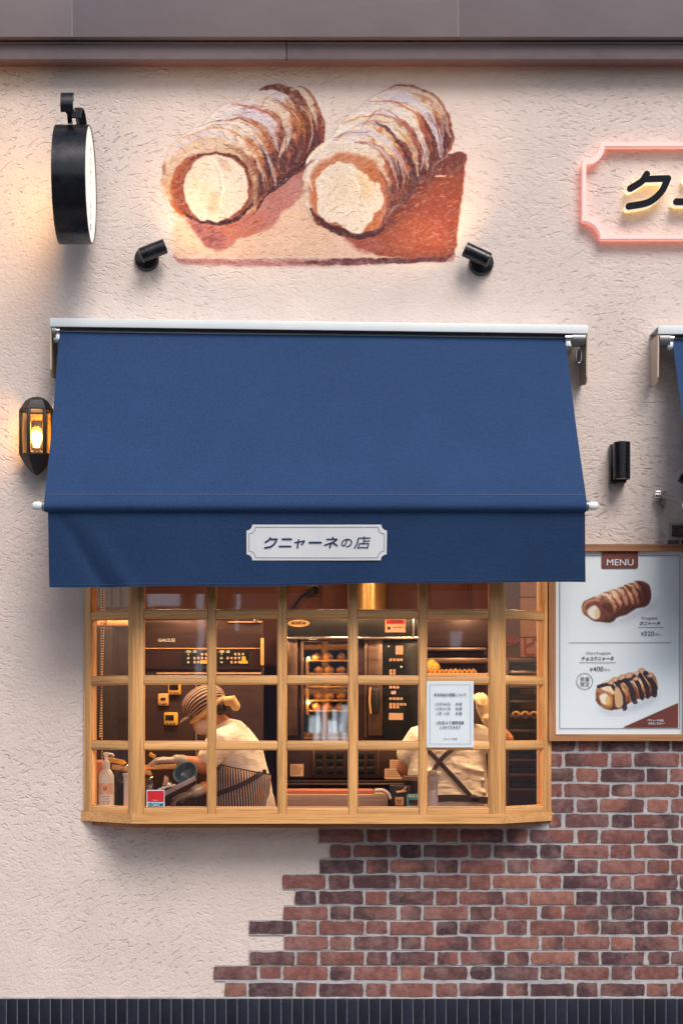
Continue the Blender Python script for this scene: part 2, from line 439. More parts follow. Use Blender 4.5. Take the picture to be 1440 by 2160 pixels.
m_steel_cool = simple('cool_steel', (.36, .37, .42), .38, .35, var=.1, vs=4)
m_pan = simple('baking_pan', (.05, .028, .02), .5, .6, var=.2)
m_wall_in = simple('kitchen_panel', (.17, .045, .024), .5, var=.12, vs=2.5, spec=.35)
m_boards = simple('kitchen_boards', (.62, .27, .14), .6, var=.12, vs=5, stretch=(1, 1, 4))
m_floor_in = simple('kitchen_floor', (.10, .06, .045), .5)
m_skin = simple('skin', (.55, .24, .13), .5, var=.07, vs=14, spec=.4)
m_shirt = simple('cream_shirt', (.88, .84, .74), .9, var=.04, vs=8, bump=1.0, bs=6, bd=.022, stretch=(1, 1, 2.4), spec=.12)
m_trouser = simple('pale_trousers', (.66, .54, .46), .9, var=.06, bump=.9, bs=8, bd=.014)
m_darkcloth = simple('dark_trousers', (.03, .025, .03), .9)
m_mask = simple('face_mask', (.72, .60, .55), .85, var=.04)
m_hair = simple('dark_hair', (.02, .012, .01), .5, var=.3, vs=60)
m_glove = simple('vinyl_glove', (.42, .37, .33), .3, var=.12, vs=30, spec=.6)
m_bread = simple('baked_dough', (.50, .25, .085), .6, var=.35, vs=40, bump=.6, bs=90)
m_white_pl = simple('white_plastic', (.72, .66, .58), .35, var=.04)
m_paper = simple('paper', (.71, .79, .83), .8, var=.02)
m_paper_warm = simple('old_paper', (.66, .42, .28), .8, var=.08)
m_ink = simple('ink', (.035, .035, .045), .8)
m_ink_soft = simple('soft_ink', (.22, .22, .25), .8)
m_red = simple('red_print', (.55, .012, .02), .45)
m_teal = simple('teal_plastic', (.05, .36, .44), .4, var=.1)
m_yellow = simple('yellow_plastic_and_lit_metal', (.80, .46, .06), .4, var=.08)  # also on a tray edge, where the yellow stands in for lamp light
m_peach = simple('peach_plastic_and_lit_metal', (.75, .42, .17), .45, var=.08)  # also on some metal parts, where it stands in for warm lamp light
m_lcd = simple('lcd_black', (.01, .012, .014), .2)
m_orange_pl = simple('orange_plastic', (.55, .16, .06), .4)
m_road = simple('asphalt', (.055, .055, .058), .9, var=.2, vs=18, bump=.8, bs=140)
m_pave = simple('pavement', (.26, .25, .25), .85, var=.12, vs=7, bump=.4)
m_opp = simple('opposite_render', (.30, .28, .29), .8, var=.15, vs=1.2)
m_opp_glass = simple('opposite_glass', (.02, .025, .03), .1, spec=.6)

def emitter(name, col, strength, base=(.8, .8, .8)):
    m, t, b = nodes(name)
    b.inputs['Base Color'].default_value = tuple(base) + (1,)
    b.inputs['Emission Color'].default_value = tuple(col) + (1,); b.inputs['Emission Strength'].default_value = strength
    b.inputs['Roughness'].default_value = .4
    return m
def glassy(name, tint=(1, 1, 1), ior=1.5, rough=.02, gl=(1, 1, 1)):
    m, t, b = nodes(name); t.nodes.remove(b)
    out = t.nodes['Material Output']
    tr = N(t, 'BsdfTransparent'); tr.inputs[0].default_value = tuple(tint) + (1,)
    gs = N(t, 'BsdfGlossy'); gs.inputs['Roughness'].default_value = rough; gs.inputs[0].default_value = tuple(gl) + (1,)
    pos = N(t, 'NewGeometry').outputs['Position']
    nz = N(t, 'TexNoise', i_Scale=2.5, i_Detail=2.0); t.links.new(pos, nz.inputs['Vector'])
    bp = N(t, 'Bump', i_Strength=.05, i_Distance=.01); t.links.new(nz.outputs[0], bp.inputs['Height']); t.links.new(bp.outputs[0], gs.inputs['Normal'])
    lw = N(t, 'LayerWeight', i_Blend=.5); ms = N(t, 'MixShader')     # same from both sides of the sheet
    r0 = ((ior - 1) / (ior + 1)) ** 2 * 1.6
    fr = math_(t, 'ADD', math_(t, 'MULTIPLY', math_(t, 'POWER', lw.outputs['Facing'], 5.0), 1 - r0), r0)
    t.links.new(fr, ms.inputs[0]); t.links.new(tr.outputs[0], ms.inputs[1]); t.links.new(gs.outputs[0], ms.inputs[2])
    t.links.new(ms.outputs[0], out.inputs[0])
    return m
m_glass = glassy('window_glass', (.95, .95, .94), 1.80)
m_amber = glassy('amber_glass', (1.0, .78, .42), 1.4, .08)
m_film = glassy('plastic_film', (.80, .80, .82), 1.9, .12)
m_neon = emitter('neon_face', (1.0, .50, .42), .16, (.80, .60, .56))
m_neon_glow = emitter('neon_glow', (1.0, .20, .11), .75)
m_letter = simple('letter_face', (.008, .010, .016), .6, spec=.12)
m_halo = emitter('letter_return', (1.0, .86, .62), .28)
m_halo_glow = emitter('letter_glow', (1.0, .62, .14), .75)
m_signface = emitter('lit_sign_face', (1.0, .95, .84), .30, (.8, .8, .78))
m_signback = emitter('lit_sign_back', (1.0, .52, .13), 3.0, (.8, .8, .78))
m_bulb = emitter('lit_bulb', (1.0, .66, .25), 16)
m_oven_bulb = emitter('oven_bulb', (1.0, .62, .25), 22)
m_led = emitter('lamp_disc', (1.0, .60, .25), 6)
m_led_y = emitter('yellow_led', (1.0, .75, .1), .4)
m_led_r = emitter('red_led', (1.0, .05, .04), .6)
m_tip = emitter('spot_lens', (1.0, .74, .44), 3)
# ------------------------------------------------------------------ setting
GZ = -0.15
mb = MB(); mb.add([(-90, -120, GZ - .12), (90, -120, GZ - .12), (90, 60, GZ - .12), (-90, 60, GZ - .12)], [[0, 1, 2, 3]])
tag(mb.build('road', m_road), kind='structure')
mb = MB(); mb.box((0, -1.25, GZ - .06), (40, 2.5, .12), bev=.01)
tag(mb.build('pavement', m_pave), kind='structure')

bld = thing('bakery_building', 'cream stuccoed bakery shopfront with brick corner and wooden bay window', 'building', (0, 0, GZ))
XL, XR, ZT = -4.2, 5.2, 5.6
HX0, HX1, HZ0, HZ1 = -.865, 1.335, 1.0, 2.34      # opening behind the bay
mb = MB()
o_ = [(XL, GZ), (XR, GZ), (XR, ZT), (XL, ZT)]; i_ = [(HX0, HZ0), (HX1, HZ0), (HX1, HZ1), (HX0, HZ1)]
for y, fl in ((0.0, False), (.16, True)):
    vs = [(x, y, z) for x, z in o_ + i_]
    fs = [[k, (k + 1) % 4, (k + 1) % 4 + 4, k + 4] for k in range(4)]
    if fl: fs = [f[::-1] for f in fs]
    mb.add(vs, fs)
for ring, fl in ((i_, False), (o_, True)):
    vs = [(x, 0, z) for x, z in ring] + [(x, .16, z) for x, z in ring]
    fs = [[k, (k + 1) % 4, (k + 1) % 4 + 4, k + 4] for k in range(4)]
    mb.add(vs, [f[::-1] for f in fs] if fl else fs)
mb.build('stucco_wall', m_stucco, bld, weld=True)

# --- roof edge: crumpled sheet panels over a drip flashing
mb = MB(); zb, yb = fz(77, -.17), -.17
cuts = [XL] + [fx(p, yb) for p in (152, 966)] + [fx(1780, yb), XR]
for a, c in zip(cuts, cuts[1:]):
    mb.box(((a + c) / 2, yb + .06, zb + .45), (c - a - .004, .12, .9), bev=.004)
for p in (152, 966):      # folded seam
    x = fx(p, yb); mb.box((x, yb + .02, zb + .45), (.008, .04, .898))
mb.build('roof_fascia', m_fascia, bld)
mb = MB(); y2 = -.12; z2t, z2b = zb + .03, fz(124, y2)
cu = [XL, fx(604, y2), XR]
for a, c in zip(cu, cu[1:]):
    mb.box(((a + c) / 2, y2 + .02, (z2t + z2b) / 2), (c - a - .003, .04, z2t - z2b), bev=.003)
    mb.box(((a + c) / 2, y2 - .004, zb - .012), (c - a - .003, .012, .012), bev=.003)
mb.build('drip_flashing', m_flash, bld)
mb = MB(); mb.box(((XL + XR) / 2, -.041, z2b + .018), (XR - XL, .078, .02)); mb.build('soffit', m_soffit, bld)

# --- tiled plinth
mb = MB(); rnd = random.Random(3); pw = 23.15 / 430; zt = fz(2108)
x = fx(-9) - pw * 40; k = 0
while x < XR:
    t_ = rnd.choice([.7, .85, 1, 1, 1.15, 1.3])
    mb.box((x + pw / 2, -.008, (zt + GZ) / 2), (pw - .0052, .016 + rnd.random() * .002, zt - GZ), bev=.0025, col=(.0095 * t_, .012 * t_, .023 * t_, 1))
    x += pw
mb.build('tile_plinth', m_tile, bld)
mb = MB(); mb.box(((XL + XR) / 2, -.0055, (zt + GZ) / 2), (XR - XL, .011, zt - GZ - .001)); mb.build('plinth_grout', m_grout, bld)
mb = MB(); mb.box(((XL + XR) / 2, -.006, zt + .006), (XR - XL, .014, .011), bev=.004); mb.build('plinth_cap', m_mortar, bld)

# --- brick slips
rows = [(2088, 472, 'o'), (2052, 451, 'e'), (2021, 522, 'o'), (1989.5, 596, 'e'), (1957, 522, 'o'), (1925.5, 597, 'e'), (1894, 620, 'o'),
        (1860.5, 595, 'e'), (1828, 671, 'o'), (1796, 696, 'e'), (1764, 668, 'o')]
y_ = 1764
for k in range(1, 23):
    y_ -= 32.2
    left = 1158 if y_ > 1560 else (1180 if y_ > 1400 else 1180 + (1400 - y_) * .62)
    if 1110 <= y_ < 1165: left = 1407
    elif y_ < 1110: left = 1440 + (1110 - y_) * 1.4
    rows.append((y_, left, 'e' if k % 2 else 'o'))
rng = np.random.RandomState(5)
mbk, mmo = MB(), MB()
PXM = 1 / 430.0
def brick(mb, x0, x1, z0, z1):
    nu = max(4, int((x1 - x0) / .022)); nv = 4; dep = .0115 + rng.rand() * .004
    tone = rng.rand(); base = np.array([.215, .088, .076]) if tone < .56 else (np.array([.145, .068, .068]) if tone < .82 else np.array([.27, .115, .09]))
    base = base * (0.85 + rng.rand() * .3)
    dark = np.array([.062, .038, .046]); e = rng.rand()
    dk = (1 if rng.rand() < .5 else -1) if e < .40 else 0; allg = e > .90
    vs, cs = [], []
    ph = rng.rand(4) * 6
    for j in range(nv + 1):
        for i in range(nu + 1):
            u, v = i / nu, j / nv
            x = x0 + (x1 - x0) * u; z = z0 + (z1 - z0) * v
            edge = i in (0, nu) or j in (0, nv)
            if edge:
                if j in (0, nv): z += (.0011 * math.sin(u * 7 + ph[0] + j) + rng.randn() * .0011)
                if i in (0, nu): x += (.0012 * math.sin(v * 5 + ph[1] + i) + rng.randn() * .0012)
                if i in (0, nu) and j in (0, nv):
                    x += .0018 * (1 if i == 0 else -1); z += .0014 * (1 if j == 0 else -1)
            y = -dep + (.0018 if edge else rng.randn() * .0006)
            vs.append((x, y, z))
            q = 0
            if dk: q = np.clip(((u - .5) * dk + .12 + .12 * math.sin(v * 4 + ph[2])) * 3, 0, .68)
            if allg: q = .75
            c = base * (1 - q) + dark * q
            cs.append((c[0], c[1], c[2], 1))
    w = nu + 1
    fs = [[j * w + i, j * w + i + 1, (j + 1) * w + i + 1, (j + 1) * w + i] for j in range(nv) for i in range(nu)]
    ring = [i for i in range(w)] + [j * w + nu for j in range(1, nv + 1)] + [nv * w + i for i in range(nu - 1, -1, -1)] + [j * w for j in range(nv - 1, 0, -1)]
    b0 = len(vs)
    for r in ring: vs.append((vs[r][0], .0, vs[r][2])); cs.append(cs[r])
    n = len(ring)
    fs += [[ring[(k + 1) % n], ring[k], b0 + k, b0 + (k + 1) % n] for k in range(n)]
    mb.add(vs, fs, None, cs, True)
XE = 1830
for ri, (yc, left, par) in enumerate(rows):
    hgt = 26.6; ph = (81 if par == 'o' else 4) + rng.rand() * 3
    ztop, zbot = fz(yc - hgt / 2), fz(yc + hgt / 2)
    nb = rows[ri + 1][0] if ri + 1 < len(rows) else yc - 32.2
    mz0 = fz(2107) if ri == 0 else fz(yc + 16.2); mz1 = fz((yc + nb) / 2) if ri == 10 else fz(yc - 16.1)
    if ri == 0: mz1 = fz(2070)
    if ri == 1: mz0 = fz(2070)
    mx0 = fx(left + 3)
    mmo.box(((mx0 + fx(XE)) / 2, -.0035, (mz0 + mz1) / 2), (fx(XE) - mx0, .007, mz1 - mz0))
    k = math.floor((left - ph) / 148) - 1; x = ph + 148 * k
    while x < XE:
        for off, w in ((0, 91.5), (98.5, 43)):
            a, c = x + off, x + off + w
            j_ = rng.randn(2) * .8; a += j_[0]; c += j_[1]
            if c < left + 14 or a > XE: continue
            if a < left: a = left
            if c - a > 12: brick(mbk, fx(a), fx(c), zbot + rng.randn() * .0014, ztop + rng.randn() * .0014)
        x += 148
# last sliver of mortar between the bay sill and the top course under it
mmo.box(((fx(690) + fx(1158)) / 2, -.0035, fz(1742)), (fx(1158) - fx(690), .0068, fz(1736) - fz(1748)))
mbk.build('brick_cladding', m_brick, bld, sharp=50)
mmo.build('mortar_bed', m_mortar, bld)

# --- bay window
bay = thing('bay_window', None, None, (0.235, 0, 1.0)); bay.parent = bld; bay.location = Vector((0.235, 0, 1.0)) - wloc(bld)
bay['label'] = 'shallow three-sided oak bay window with small square panes'
A = Vector((-.893, 0, 0)); B = Vector((-.640, -.225, 0)); C = Vector((1.093, -.225, 0)); D = Vector((1.366, 0, 0))
Z0, Z1 = 1.030, 2.36
FD = -.225
railz = [(fz(1287.5, FD), fz(1304, FD)), (fz(1427, FD), fz(1443, FD)), (fz(1565, FD), fz(1581, FD)), (fz(1147, FD), fz(1164, FD))]
def sash(Pp, Qq, spans, name):
    """spans: clear glass intervals along P->Q in metres"""
    d = (Qq - Pp); Ln = d.length; d.normalize(); nrm = Vector((d.y, -d.x, 0))
    if nrm.y > 0: nrm = -nrm
    rot = Matrix((d, nrm * -1, Vector((0, 0, 1)))).transposed()
    mb = MB(); T = .045
    def blk(u0, u1, z0, z1, t=T, o=0, bev=.004):
        c = Pp + d * ((u0 + u1) / 2) + nrm * o; c.z = (z0 + z1) / 2
        mb.box(c, (u1 - u0, t, z1 - z0), rot, bev)
    edges = [0] + [v for s_ in spans for v in s_] + [Ln]
    for a, c in zip(edges[0::2], edges[1::2]): blk(a, c, Z0, Z1, T)
    for a, c in spans:
        for z0, z1 in railz: blk(a + .0006, c - .0006, min(z0, z1), max(z0, z1), T - .006)
        blk(a + .0006, c - .0006, Z0, fz(1704, FD), T - .006)
        # glazing beads round every light
        zs = [fz(1704, FD)] + [v for r in sorted([tuple(sorted(r)) for r in railz]) for v in r]
        for z0, z1 in zip(zs[0::2], zs[1::2]):
            for (u0, u1, w0, w1) in ((a, a + .0055, z0, z1), (c - .0055, c, z0, z1), (a + .0055, c - .0055, z0, z0 + .005), (a + .0055, c - .0055, z1 - .005, z1)):
                blk(u0 + .0008, u1 - .0008, w0 + .0008, w1 - .0008, .022, .004, .002)
    mb.build('sash', m_oak, bay)
    g = MB()
    for a, c in [(spans[0][0] - .005, spans[-1][1] + .005)]:
        p = Pp + d * ((a + c) / 2); p.z = (Z0 + .02 + Z1) / 2
        h_ = (Z1 - Z0 - .03) / 2; e_ = d * ((c - a) / 2); zv = Vector((0, 0, h_)); g.add([p - e_ - zv, p + e_ - zv, p + e_ + zv, p - e_ + zv], [[0, 1, 2, 3]])
    g.build('pane', m_glass, bay)
cs_ = [(fx(a, FD) - B.x, fx(c, FD) - B.x) for a, c in ((303.5, 438.5), (454.5, 586.5), (603.5, 735.5), (752.5, 883.5), (898.5, 1031.5))]
sash(B, C, cs_, 'front')
l1 = (B - A).length
sash(A, B, [(.046, l1 - .028)], 'left'); sash(C, D, [(.030, (D - C).length - .050)], 'right')
for p, dirs in ((A, None), (B, 1), (C, 1), (D, None)):
    mb = MB(); w = .044
    if dirs: mb.lathe([(.0, Z0 - .001), (.0245, Z0 - .001), (.0245, Z1 + .001), (0, Z1 + .001)], (p.x, p.y + .006, 0), 8, Matrix.Rotation(R(22.5), 3, 'Z'))
    else: mb.box((p.x + (.012 if p is A else -.012), -.012, (Z0 + Z1) / 2), (.05, .022, Z1 - Z0 + .002), bev=.003)
    if dirs: mb.g = [(v[2] + p.x * 3, v[0] * 1.3 + v[1], v[1]) for v in mb.v]
    mb.build('corner_post', m_oak, bay, recalc=True)
def trap(e, z0, z1, nm, mat):
    mb = MB()
    pts = [(A.x - e - .006, .0), (B.x - e * .6, FD - e), (C.x + e * .6, FD - e), (D.x + e + .006, .0)]
    vs = [(x, y, z0) for x, y in pts] + [(x, y, z1) for x, y in pts]
    gs = [(x, z, y) for x, y, z in vs]
    mb.add(vs, [[3, 2, 1, 0], [4, 5, 6, 7]] + [[k, (k + 1) % 4, (k + 1) % 4 + 4, k + 4] for k in range(4)], gs)
    return mb.build(nm, mat, bay, recalc=True)
trap(.026, .985, 1.031, 'sill', m_oak)
trap(-.03, .962, .9845, 'sill_underside', m_frame_wood)
trap(.030, Z1, Z1 + .05, 'head_board', m_oak)

# --- kitchen behind the bay
RX0, RX1, RY1, RZ0, RZ1 = -1.7, 2.35, 2.75, -.06, 2.72
mb = MB()
mb.box(((RX0 + RX1) / 2, RY1 + .05, 1.3), (RX1 - RX0 + .2, .1, 2.9)); mb.build('back_wall', m_wall_in, bld)
mb = MB()
for x in (RX0 - .05, RX1 + .05):
    mb = MB(); mb.box((x, 1.45, 1.3), (.1, 2.6, 2.9)); mb.build('side_wall', m_wall_in, bld)
mb = MB(); mb.box(((RX0 + RX1) / 2, 1.45, RZ0 - .05), (RX1 - RX0, 2.58, .1)); mb.build('floor', m_floor_in, bld)
mb = MB(); mb.box(((RX0 + RX1) / 2, 1.45, RZ1 + .05), (RX1 - RX0, 2.58, .1)); mb.build('ceiling', m_wall_in, bld)
mb = MB()     # orange boards on the wall at the right end
for k in range(8):
    z = 1.55 + k * .13
    mb.box((1.98, RY1 - .02, z), (.72, .02, .124), bev=.003)
mb.build('wall_boards', m_boards, bld)
for a, c in ((605, 672), (676, 752), (905, 990), (994, 1040)):
    mb = MB(); mb.box(((fx(a, 2.7) + fx(c, 2.7)) / 2, RY1 - .012, 2.35), (fx(c, 2.7) - fx(a, 2.7) - .01, .02, .7), bev=.003); mb.build('wall_panel', m_wall_in, bld)

# --- house over the road (seen only as reflections in the glass)
m_reflect_dim = emitter('dim_reflection_panel', (.8, .86, 1.0), .42)  # weak glow for the panels added as faint streaks in the glass
opp = thing('opposite_building', 'dark rendered building across the street with rows of windows', 'building', (0, -21, GZ))
mb = MB(); mb.box((0, -22, 2.6), (46, 2, 5.6)); mb.build('wall', m_opp, opp)
for k in range(14):
    for z in (1.1, 3.7):
        mb = MB(); mb.box((-19.5 + k * 3, -20.98, z), (1.7, .06, 1.5)); mb.build('window', m_opp_glass, opp)
m_reflect_bright = emitter('bright_reflection_panel', (.85, .92, 1.0), 1.5)
for x, w_, z, h_ in ((.79, .10, 1.28, .46), (.93, .07, 1.36, .60), (1.07, .16, 1.22, .42), (1.24, .09, 1.34, .66), (1.36, .05, 1.2, .3)):  # unseen glowing panels, added only to mirror as pale patches in the glass
    mb = MB(); mb.box((x, -20.93, z), (w_, .05, h_)); mb.build('reflection_panel', m_reflect_bright, opp)
for px, w_, p0, p1 in ((421, .10, 1240, 1440), (500, .07, 1236, 1330), (345, .5, 1225, 1282), (960, .16, 1330, 1362), (232, .4, 1640, 1700)):  # more added glowing strips, placed where their mirror image crosses the panes
    za, zb2 = 1.5 + (1510 - p0) / 430 * .974 * 3.48, 1.5 + (1510 - p1) / 430 * .974 * 3.48
    mb = MB(); mb.box(((px - 568) / 430 * .974 * 3.48, -20.9, (za + zb2) / 2), (w_, .05, za - zb2)); mb.build('reflection_panel', m_reflect_dim, opp)
# ------------------------------------------------------------------ painted pictures (mural and printed menu), brushed stroke by stroke
class Canvas:
    def __init__(s, x0, y0, x1, y1, res, seed=1):
        s.x0, s.y0, s.res = x0, y0, res
        s.w, s.h = int((x1 - x0) / res) + 1, int((y1 - y0) / res) + 1
        s.X, s.Y = np.meshgrid(x0 + np.arange(s.w) * res, y0 + np.arange(s.h) * res)
        s.rgb = np.ones((s.h, s.w, 3)); s.a = np.zeros((s.h, s.w)); s.seed = seed
        s.wx = (s.noise(16, 16) - .5) * 5 + (s.noise(5, 5) - .5) * 2.4; s.wy = (s.noise(16, 16) - .5) * 5 + (s.noise(5, 5) - .5) * 2.4
    def noise(s, sx, sy, ang=0):
        s.seed += 1; r = np.random.RandomState(s.seed)
        ca, sa = math.cos(ang), math.sin(ang)
        U = ((s.X - s.x0) * ca + (s.Y - s.y0) * sa) / sx; V = (-(s.X - s.x0) * sa + (s.Y - s.y0) * ca) / sy
        U = U - U.min(); V = V - V.min()
        g = r.rand(int(V.max()) + 3, int(U.max()) + 3)
        i, j = U.astype(int), V.astype(int); f, k = U - i, V - j; f = f * f * (3 - 2 * f); k = k * k * (3 - 2 * k)
        return (g[j, i] * (1 - f) + g[j, i + 1] * f) * (1 - k) + (g[j + 1, i] * (1 - f) + g[j + 1, i + 1] * f) * k
    def blur(s, m, r):
        r = int(round(r / s.res))
        if r < 1: return m
        for ax in (0, 1):
            for _ in range(2):
                c = np.cumsum(np.pad(m, [(r + 1, r) if a == ax else (0, 0) for a in (0, 1)], mode='edge'), axis=ax)
                n = m.shape[ax]
                hi = np.take(c, np.arange(n) + 2 * r + 1, axis=ax); lo = np.take(c, np.arange(n), axis=ax)
                m = (hi - lo) / (2 * r + 1)
        return m
    def mask(s, pts, wob=1.0):
        X = s.X + s.wx * wob; Y = s.Y + s.wy * wob
        inside = np.zeros(X.shape, bool); n = len(pts)
        for i in range(n):
            (xa, ya), (xb, yb) = pts[i], pts[(i + 1) % n]
            if ya == yb: continue
            c = (ya > Y) != (yb > Y)
            inside ^= c & (X < (xb - xa) * (Y - ya) / (yb - ya) + xa)
        return inside.astype(float)
    def put(s, m, col):
        c = np.asarray(col, float)
        m = np.clip(m, 0, 1)
        an = m + s.a * (1 - m); w_ = np.where(an > 1e-6, m / np.maximum(an, 1e-6), 0)[..., None]
        s.rgb = s.rgb * (1 - w_) + c * w_; s.a = an
    def poly(s, pts, col, al=1.0, soft=1.0, wob=1.0, spline=True, tex=None, clip=None):
        m = s.blur(s.mask(curve2(pts, 8, True) if spline else pts, wob), soft) * al
        if tex is not None: m = m * tex
        if clip is not None: m = m * clip
        s.put(m, col); return m
    def line(s, pts, w, col, al=1.0, soft=1.2, wob=1.0, clip=None, dry=0.0, taper=True, spline=True):
        pts = curve2(pts, 8) if spline else pts
        n = len(pts)
        xs = [p[0] for p in pts]; ys = [p[1] for p in pts]; pad = w + 10
        sl = (slice(max(int((min(ys) - pad - s.y0) / s.res), 0), max(int((max(ys) + pad - s.y0) / s.res), 1)), slice(max(int((min(xs) - pad - s.x0) / s.res), 0), max(int((max(xs) + pad - s.x0) / s.res), 1)))
        X = (s.X + s.wx * wob)[sl]; Y = (s.Y + s.wy * wob)[sl]
        best = np.full(X.shape, -1e9)
        for i in range(n - 1):
            ax, ay = pts[i]; bx, by = pts[i + 1]; dx, dy = bx - ax, by - ay; l2 = dx * dx + dy * dy + 1e-9
            t = np.clip(((X - ax) * dx + (Y - ay) * dy) / l2, 0, 1)
            d = np.hypot(X - ax - t * dx, Y - ay - t * dy)
            u = (i + t) / (n - 1); hw = w / 2 * (np.sin(np.pi * np.clip(u, .04, .96)) ** .6 if taper else 1)
            best = np.maximum(best, hw - d)
        m = np.zeros(s.X.shape); m[sl] = np.clip(best / soft + .5, 0, 1)
        if dry: m = m * np.clip((s.noise(9, 2.5, .4) - dry * .5) * 3, 0, 1)
        if clip is not None: m = m * clip
        s.put(m * al, col); return m
    def roll(s, outline, C0, r0, C1, r1, wraps, pal, skew=.35, tilt=0.0, light=2.3, line_w=.10, wob=1.0):
        """a coil of dough seen along its axis: paints wrap by wrap with lit, mid and dark tones"""
        m = s.mask(curve2(outline, 8, True), wob)
        T = np.full(s.X.shape, 1.0); PH = np.zeros(s.X.shape); RD = np.zeros(s.X.shape)
        X = s.X + s.wx * 1.4; Y = s.Y + s.wy * 1.4
        found = np.zeros(s.X.shape, bool)
        for k in range(90):
            t = k / 89; cx, cy = C0[0] + (C1[0] - C0[0]) * t, C0[1] + (C1[1] - C0[1]) * t
            rx, ry = r0[0] + (r1[0] - r0[0]) * t, r0[1] + (r1[1] - r0[1]) * t
            e = ((X - cx) / rx) ** 2 + ((Y - cy) / ry) ** 2
            new = (e <= 1) & ~found
            T[new] = t; PH[new] = np.arctan2(-(Y - cy)[new] / ry, (X - cx)[new] / rx); found |= new
            if k == 0: RD = np.sqrt(e)
        rest = (m > 0) & ~found; PH[rest] = np.arctan2(-(Y - C1[1])[rest], (X - C1[0])[rest])
        f = T * wraps + skew * np.sin(PH * 1.0 + .4) + (s.noise(40, 40) - .5) * .45
        fr = f - np.floor(f)
        lit = .5 + .5 * np.cos(PH - light) + (s.noise(14, 14) - .5) * .35 + (s.noise(6, 6) - .5) * .2
        lit = lit - .18 * (fr > .68) * 1.0
        lit = np.clip((lit - .5) * 1.25 + .5, 0, .999)
        P_ = np.array(pal, float); n = len(P_) - 1
        q = lit * n; i = q.astype(int); k = (q - i)[..., None]
        c = P_[i] * (1 - k) + P_[np.minimum(i + 1, n)] * k
        band = np.floor(f).astype(int) % 7
        jit = np.array([[1, 1, 1], [1.03, 1.0, .96], [.97, .97, 1.04], [1.02, .97, .93], [.96, .95, .97], [1.04, 1.03, 1.0], [.93, .9, .9]])[band]
        c = np.clip(c * jit, 0, 255)
        mm = s.blur(m, 1.0)
        gr_ = np.random.RandomState(s.seed + 5).rand(80, 80); uu, vv = np.abs(f * 11) % 78, np.abs(PH * 3.2 + 12) % 78; ui, vi = uu.astype(int), vv.astype(int); uf, vf = uu - ui, vv - vi
        stk = (gr_[ui, vi] * (1 - uf) + gr_[ui + 1, vi] * uf) * (1 - vf) + (gr_[ui, vi + 1] * (1 - uf) + gr_[ui + 1, vi + 1] * uf) * vf
        c = np.clip(c * (1 + (stk - .5)[..., None] * np.array([.13, .17, .19])), 0, 255)
        s.put(mm, c)
        lw = line_w * (.5 + 1.1 * s.noise(24, 24))
        ln = np.clip((lw - np.abs(fr - .5) * 0 - np.minimum(fr, 1 - fr)) / .06, 0, 1) * mm * (.35 + .65 * s.noise(10, 10))
        s.put(ln, P_[1]); s.put(np.clip((lw * .45 - np.minimum(fr, 1 - fr)) / .04, 0, 1) * mm * (lit < .6) * .8, P_[0])
        return m, T, PH, lit
    def mesh(s, name, mat, parent, y, under, k=1.0, amin=.02, label=None):
        """the picture as a fine coloured mesh on the plane at depth y; under: linear colour of what it is painted on"""
        rgb = lin(np.clip(s.rgb, 0, 255)) * k
        c = rgb * s.a[..., None] + np.array(under[:3]) * (1 - s.a[..., None])
        keep = s.a > amin
        fa = keep[:-1, :-1] | keep[1:, :-1] | keep[:-1, 1:] | keep[1:, 1:]
        idx = np.arange(s.w * s.h).reshape(s.h, s.w)
        f = np.stack([idx[1:, :-1], idx[1:, 1:], idx[:-1, 1:], idx[:-1, :-1]], -1)[fa]
        used = np.unique(f); remap = np.zeros(s.w * s.h, int); remap[used] = np.arange(len(used)); f = remap[f]
        kk = (CD + y) / CD / 430
        off = wloc(parent) if parent else Vector((0, 0, 0))
        V = np.stack([(s.X.ravel()[used] - 568) * kk - off.x, np.full(len(used), y - off.y), CZ + (1510 - s.Y.ravel()[used]) * kk - off.z], -1)
        me = bpy.data.meshes.new(name)
        me.vertices.add(len(V)); me.vertices.foreach_set('co', V.astype(np.float32).ravel())
        me.loops.add(f.size); me.loops.foreach_set('vertex_index', f.ravel().astype(np.int32))
        me.polygons.add(len(f)); me.polygons.foreach_set('loop_start', np.arange(0, f.size, 4, dtype=np.int32))
        try: me.polygons.foreach_set('loop_total', np.full(len(f), 4, np.int32))
        except Exception: pass
        me.update(calc_edges=True)
        at = me.attributes.new('col', 'FLOAT_COLOR', 'POINT')
        at.data.foreach_set('color', np.concatenate([c.reshape(-1, 3)[used], np.ones((len(used), 1))], 1).astype(np.float32).ravel())
        me.materials.append(mat); o = bpy.data.objects.new(name, me); COL.objects.link(o)
        if parent: o.parent = parent
        if label: o['label'] = label
        return o

# ---- mural of two cream-filled pastry horns on a board
cv = Canvas(328, 160, 1000, 578, 1.0, 11)
CREAM, CREAM2, PEACH, LILAC = (247, 232, 214), (250, 241, 230), (236, 205, 170), (228, 214, 222)
TAN, ORANGE, RUST, BROWN, DARK, PLUM = (226, 182, 142), (210, 140, 94), (184, 106, 84), (150, 88, 78), (100, 62, 68), (118, 80, 92)
PINK = (190, 130, 122)
br = cv.noise(14, 4, -.5); br2 = cv.noise(30, 9, .1); sp = cv.noise(3.5, 3.5)
# board, pale left part
cv.poly([(372, 462), (420, 470), (600, 440), (650, 380), (700, 480), (780, 520), (838, 505), (900, 545), (640, 546), (380, 545), (364, 536)], (232, 196, 172), .97, 4, tex=.8 + .3 * br2)
cv.poly([(590, 430), (650, 400), (690, 480), (730, 500), (640, 530), (560, 510)], (240, 204, 172), .7, 8, tex=br)
